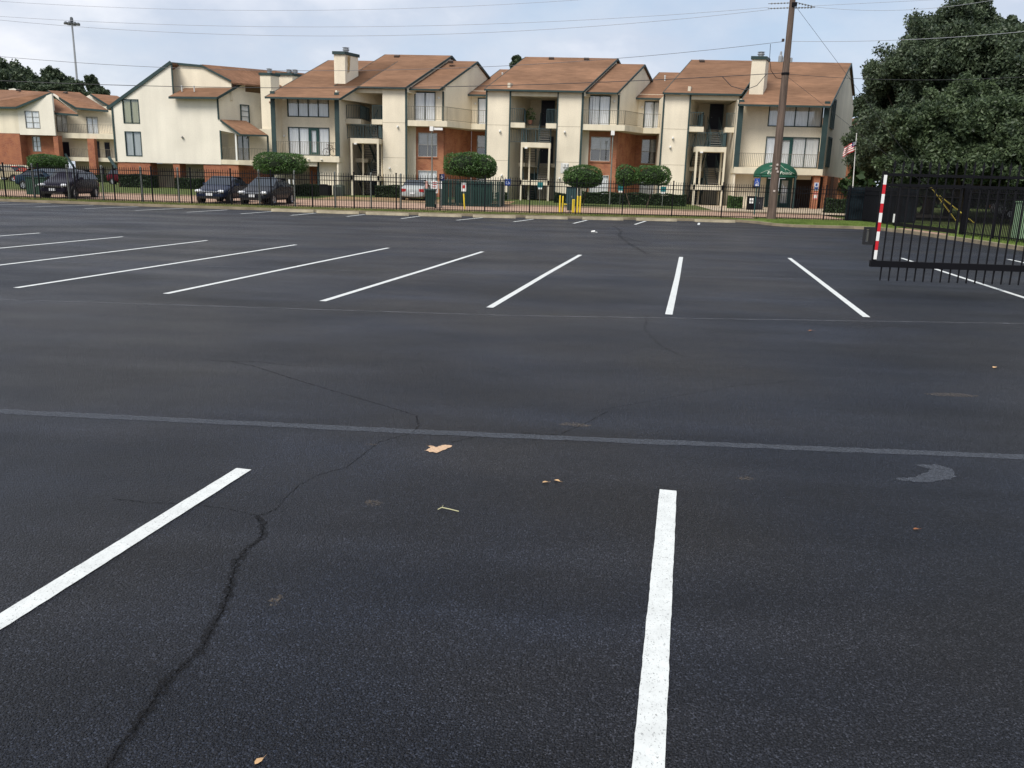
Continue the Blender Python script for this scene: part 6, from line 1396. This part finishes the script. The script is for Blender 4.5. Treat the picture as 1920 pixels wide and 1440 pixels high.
# bird
bd = M(); bx0, by0, bz0 = 4.7, 80, 17.6
bd.add([(bx0, by0, bz0), (bx0-.25, by0, bz0+.1), (bx0-.05, by0+.1, bz0+.06), (bx0+.25, by0, bz0+.1), (bx0+.02, by0-.15, bz0+.02)], [(0,1,2), (0,2,3), (0,4,1), (0,3,4)])
# grass tufts along the verge and kerb
rngg = np.random.default_rng(3)
def tufts(name, xs, ys, zs, hgt, mt, seed):
    n = len(xs); a = rngg.random(n)*2*np.pi; w = .012; l = hgt*(.5+rngg.random(n)); dx = np.cos(a)*w; dy = np.sin(a)*w; lx = (rngg.random(n)-.5)*l*.8; ly = (rngg.random(n)-.5)*l*.8
    B = np.stack([xs, ys, zs], 1); V = np.stack([B-np.stack([dx, dy, 0*dx], 1), B+np.stack([dx, dy, 0*dx], 1), B+np.stack([lx+dx*.2, ly, l], 1), B+np.stack([lx-dx*.2, ly, l], 1)], 1).reshape(-1, 3)
    o = cloud_obj(name, V, mt, None); o.name = name; return tag(o, 'short grass blades', 'grass', kind='stuff')
n = 42000; xs_ = rngg.uniform(-45, 8.5, n); ky = np.array([kerb_y(x) for x in xs_]); ys_ = ky+rngg.random(n)**1.3*2.6+.02
o = tufts('grass', xs_, ys_, np.full(n, .135), .055, mat('blade_dry', (.20, .19, .08), .9, col2=(.09, .13, .035), scale=.6, spec=.1), 1); o['label'] = 'short dry grass along the verge under the long fence'
n = 26000; xs_ = rngg.uniform(9.7, 15.7, n); ys_ = rngg.uniform(41.6, 48, n); k_ = (ys_ > 41.9+.2*np.sin(xs_))
o = tufts('grass', xs_[k_], ys_[k_], np.full(k_.sum(), .135), .06, mat('blade_green', (.17, .23, .06), .9, col2=(.09, .14, .035), scale=1, spec=.1), 2); o['label'] = 'fresh green grass on the corner island by the pole'
n = 30000; xs_ = rngg.uniform(14.85, 18.5, n); ys_ = rngg.uniform(22, 46, n); k_ = (ys_ < 35.2) | (ys_ > 40.5)
o = tufts('grass', xs_[k_], ys_[k_], np.full(k_.sum(), .13), .06, bpy.data.materials['blade_green'], 3); o['label'] = 'green grass strip behind the right hand kerb'
m_ = M(); m_.box(15.95, 16.4, YR+.55, YR+.95, .35, 1.1); tag(m_.build('waste_bin', BLACK), 'black square bin in the dark doorway left of the brick pier', 'bin')
pp = thing('potted_plant', 'leafy potted plant on the top floor landing of the middle stair bay', 'plant', (-3.9, 67, F3))
m_ = M(); m_.lathe((-3.9, 67, F3), [(.001, 0), (.13, 0), (.18, .3), (.001, .3)], 10); m_.build('pot', mat('pot_clay', (.25, .12, .08), .9), pp)
cloud_obj('foliage', leaf_cloud([(-3.9+random.uniform(-.3, .3), 67+random.uniform(-.2, .2), F3+random.uniform(.4, 1.1)) for _ in range(14)], .07, 14, .16, 77), LEAFB, pp)
sdh = thing('satellite_dish', 'small dark satellite dish on the balcony of the pale gable building', 'satellite dish', (-28.9, 73.8, 4.6))
m_ = M(Matrix.Translation((-28.9, 73.8, 5.0)) @ Matrix.Rotation(R(-60), 4, 'Y') @ Matrix.Rotation(R(20), 4, 'X')); m_.lathe((0, 0, 0), [(.001, 0), (.2, .03), (.34, .1), (.33, .11), (.001, .02)], 14); m_.build('reflector', mat('dish_grey', (.12, .12, .13), .5), sdh)
m_ = M(); m_.tube((-28.9, 73.8, 4.0), (-28.9, 73.8, 5.0), .025, .025, 6); m_.tube((-28.9, 73.8, 4.95), (-29.2, 73.6, 5.2), .015, .015, 6); m_.build('mount', METAL, sdh)
print('objects', len(bpy.data.objects))
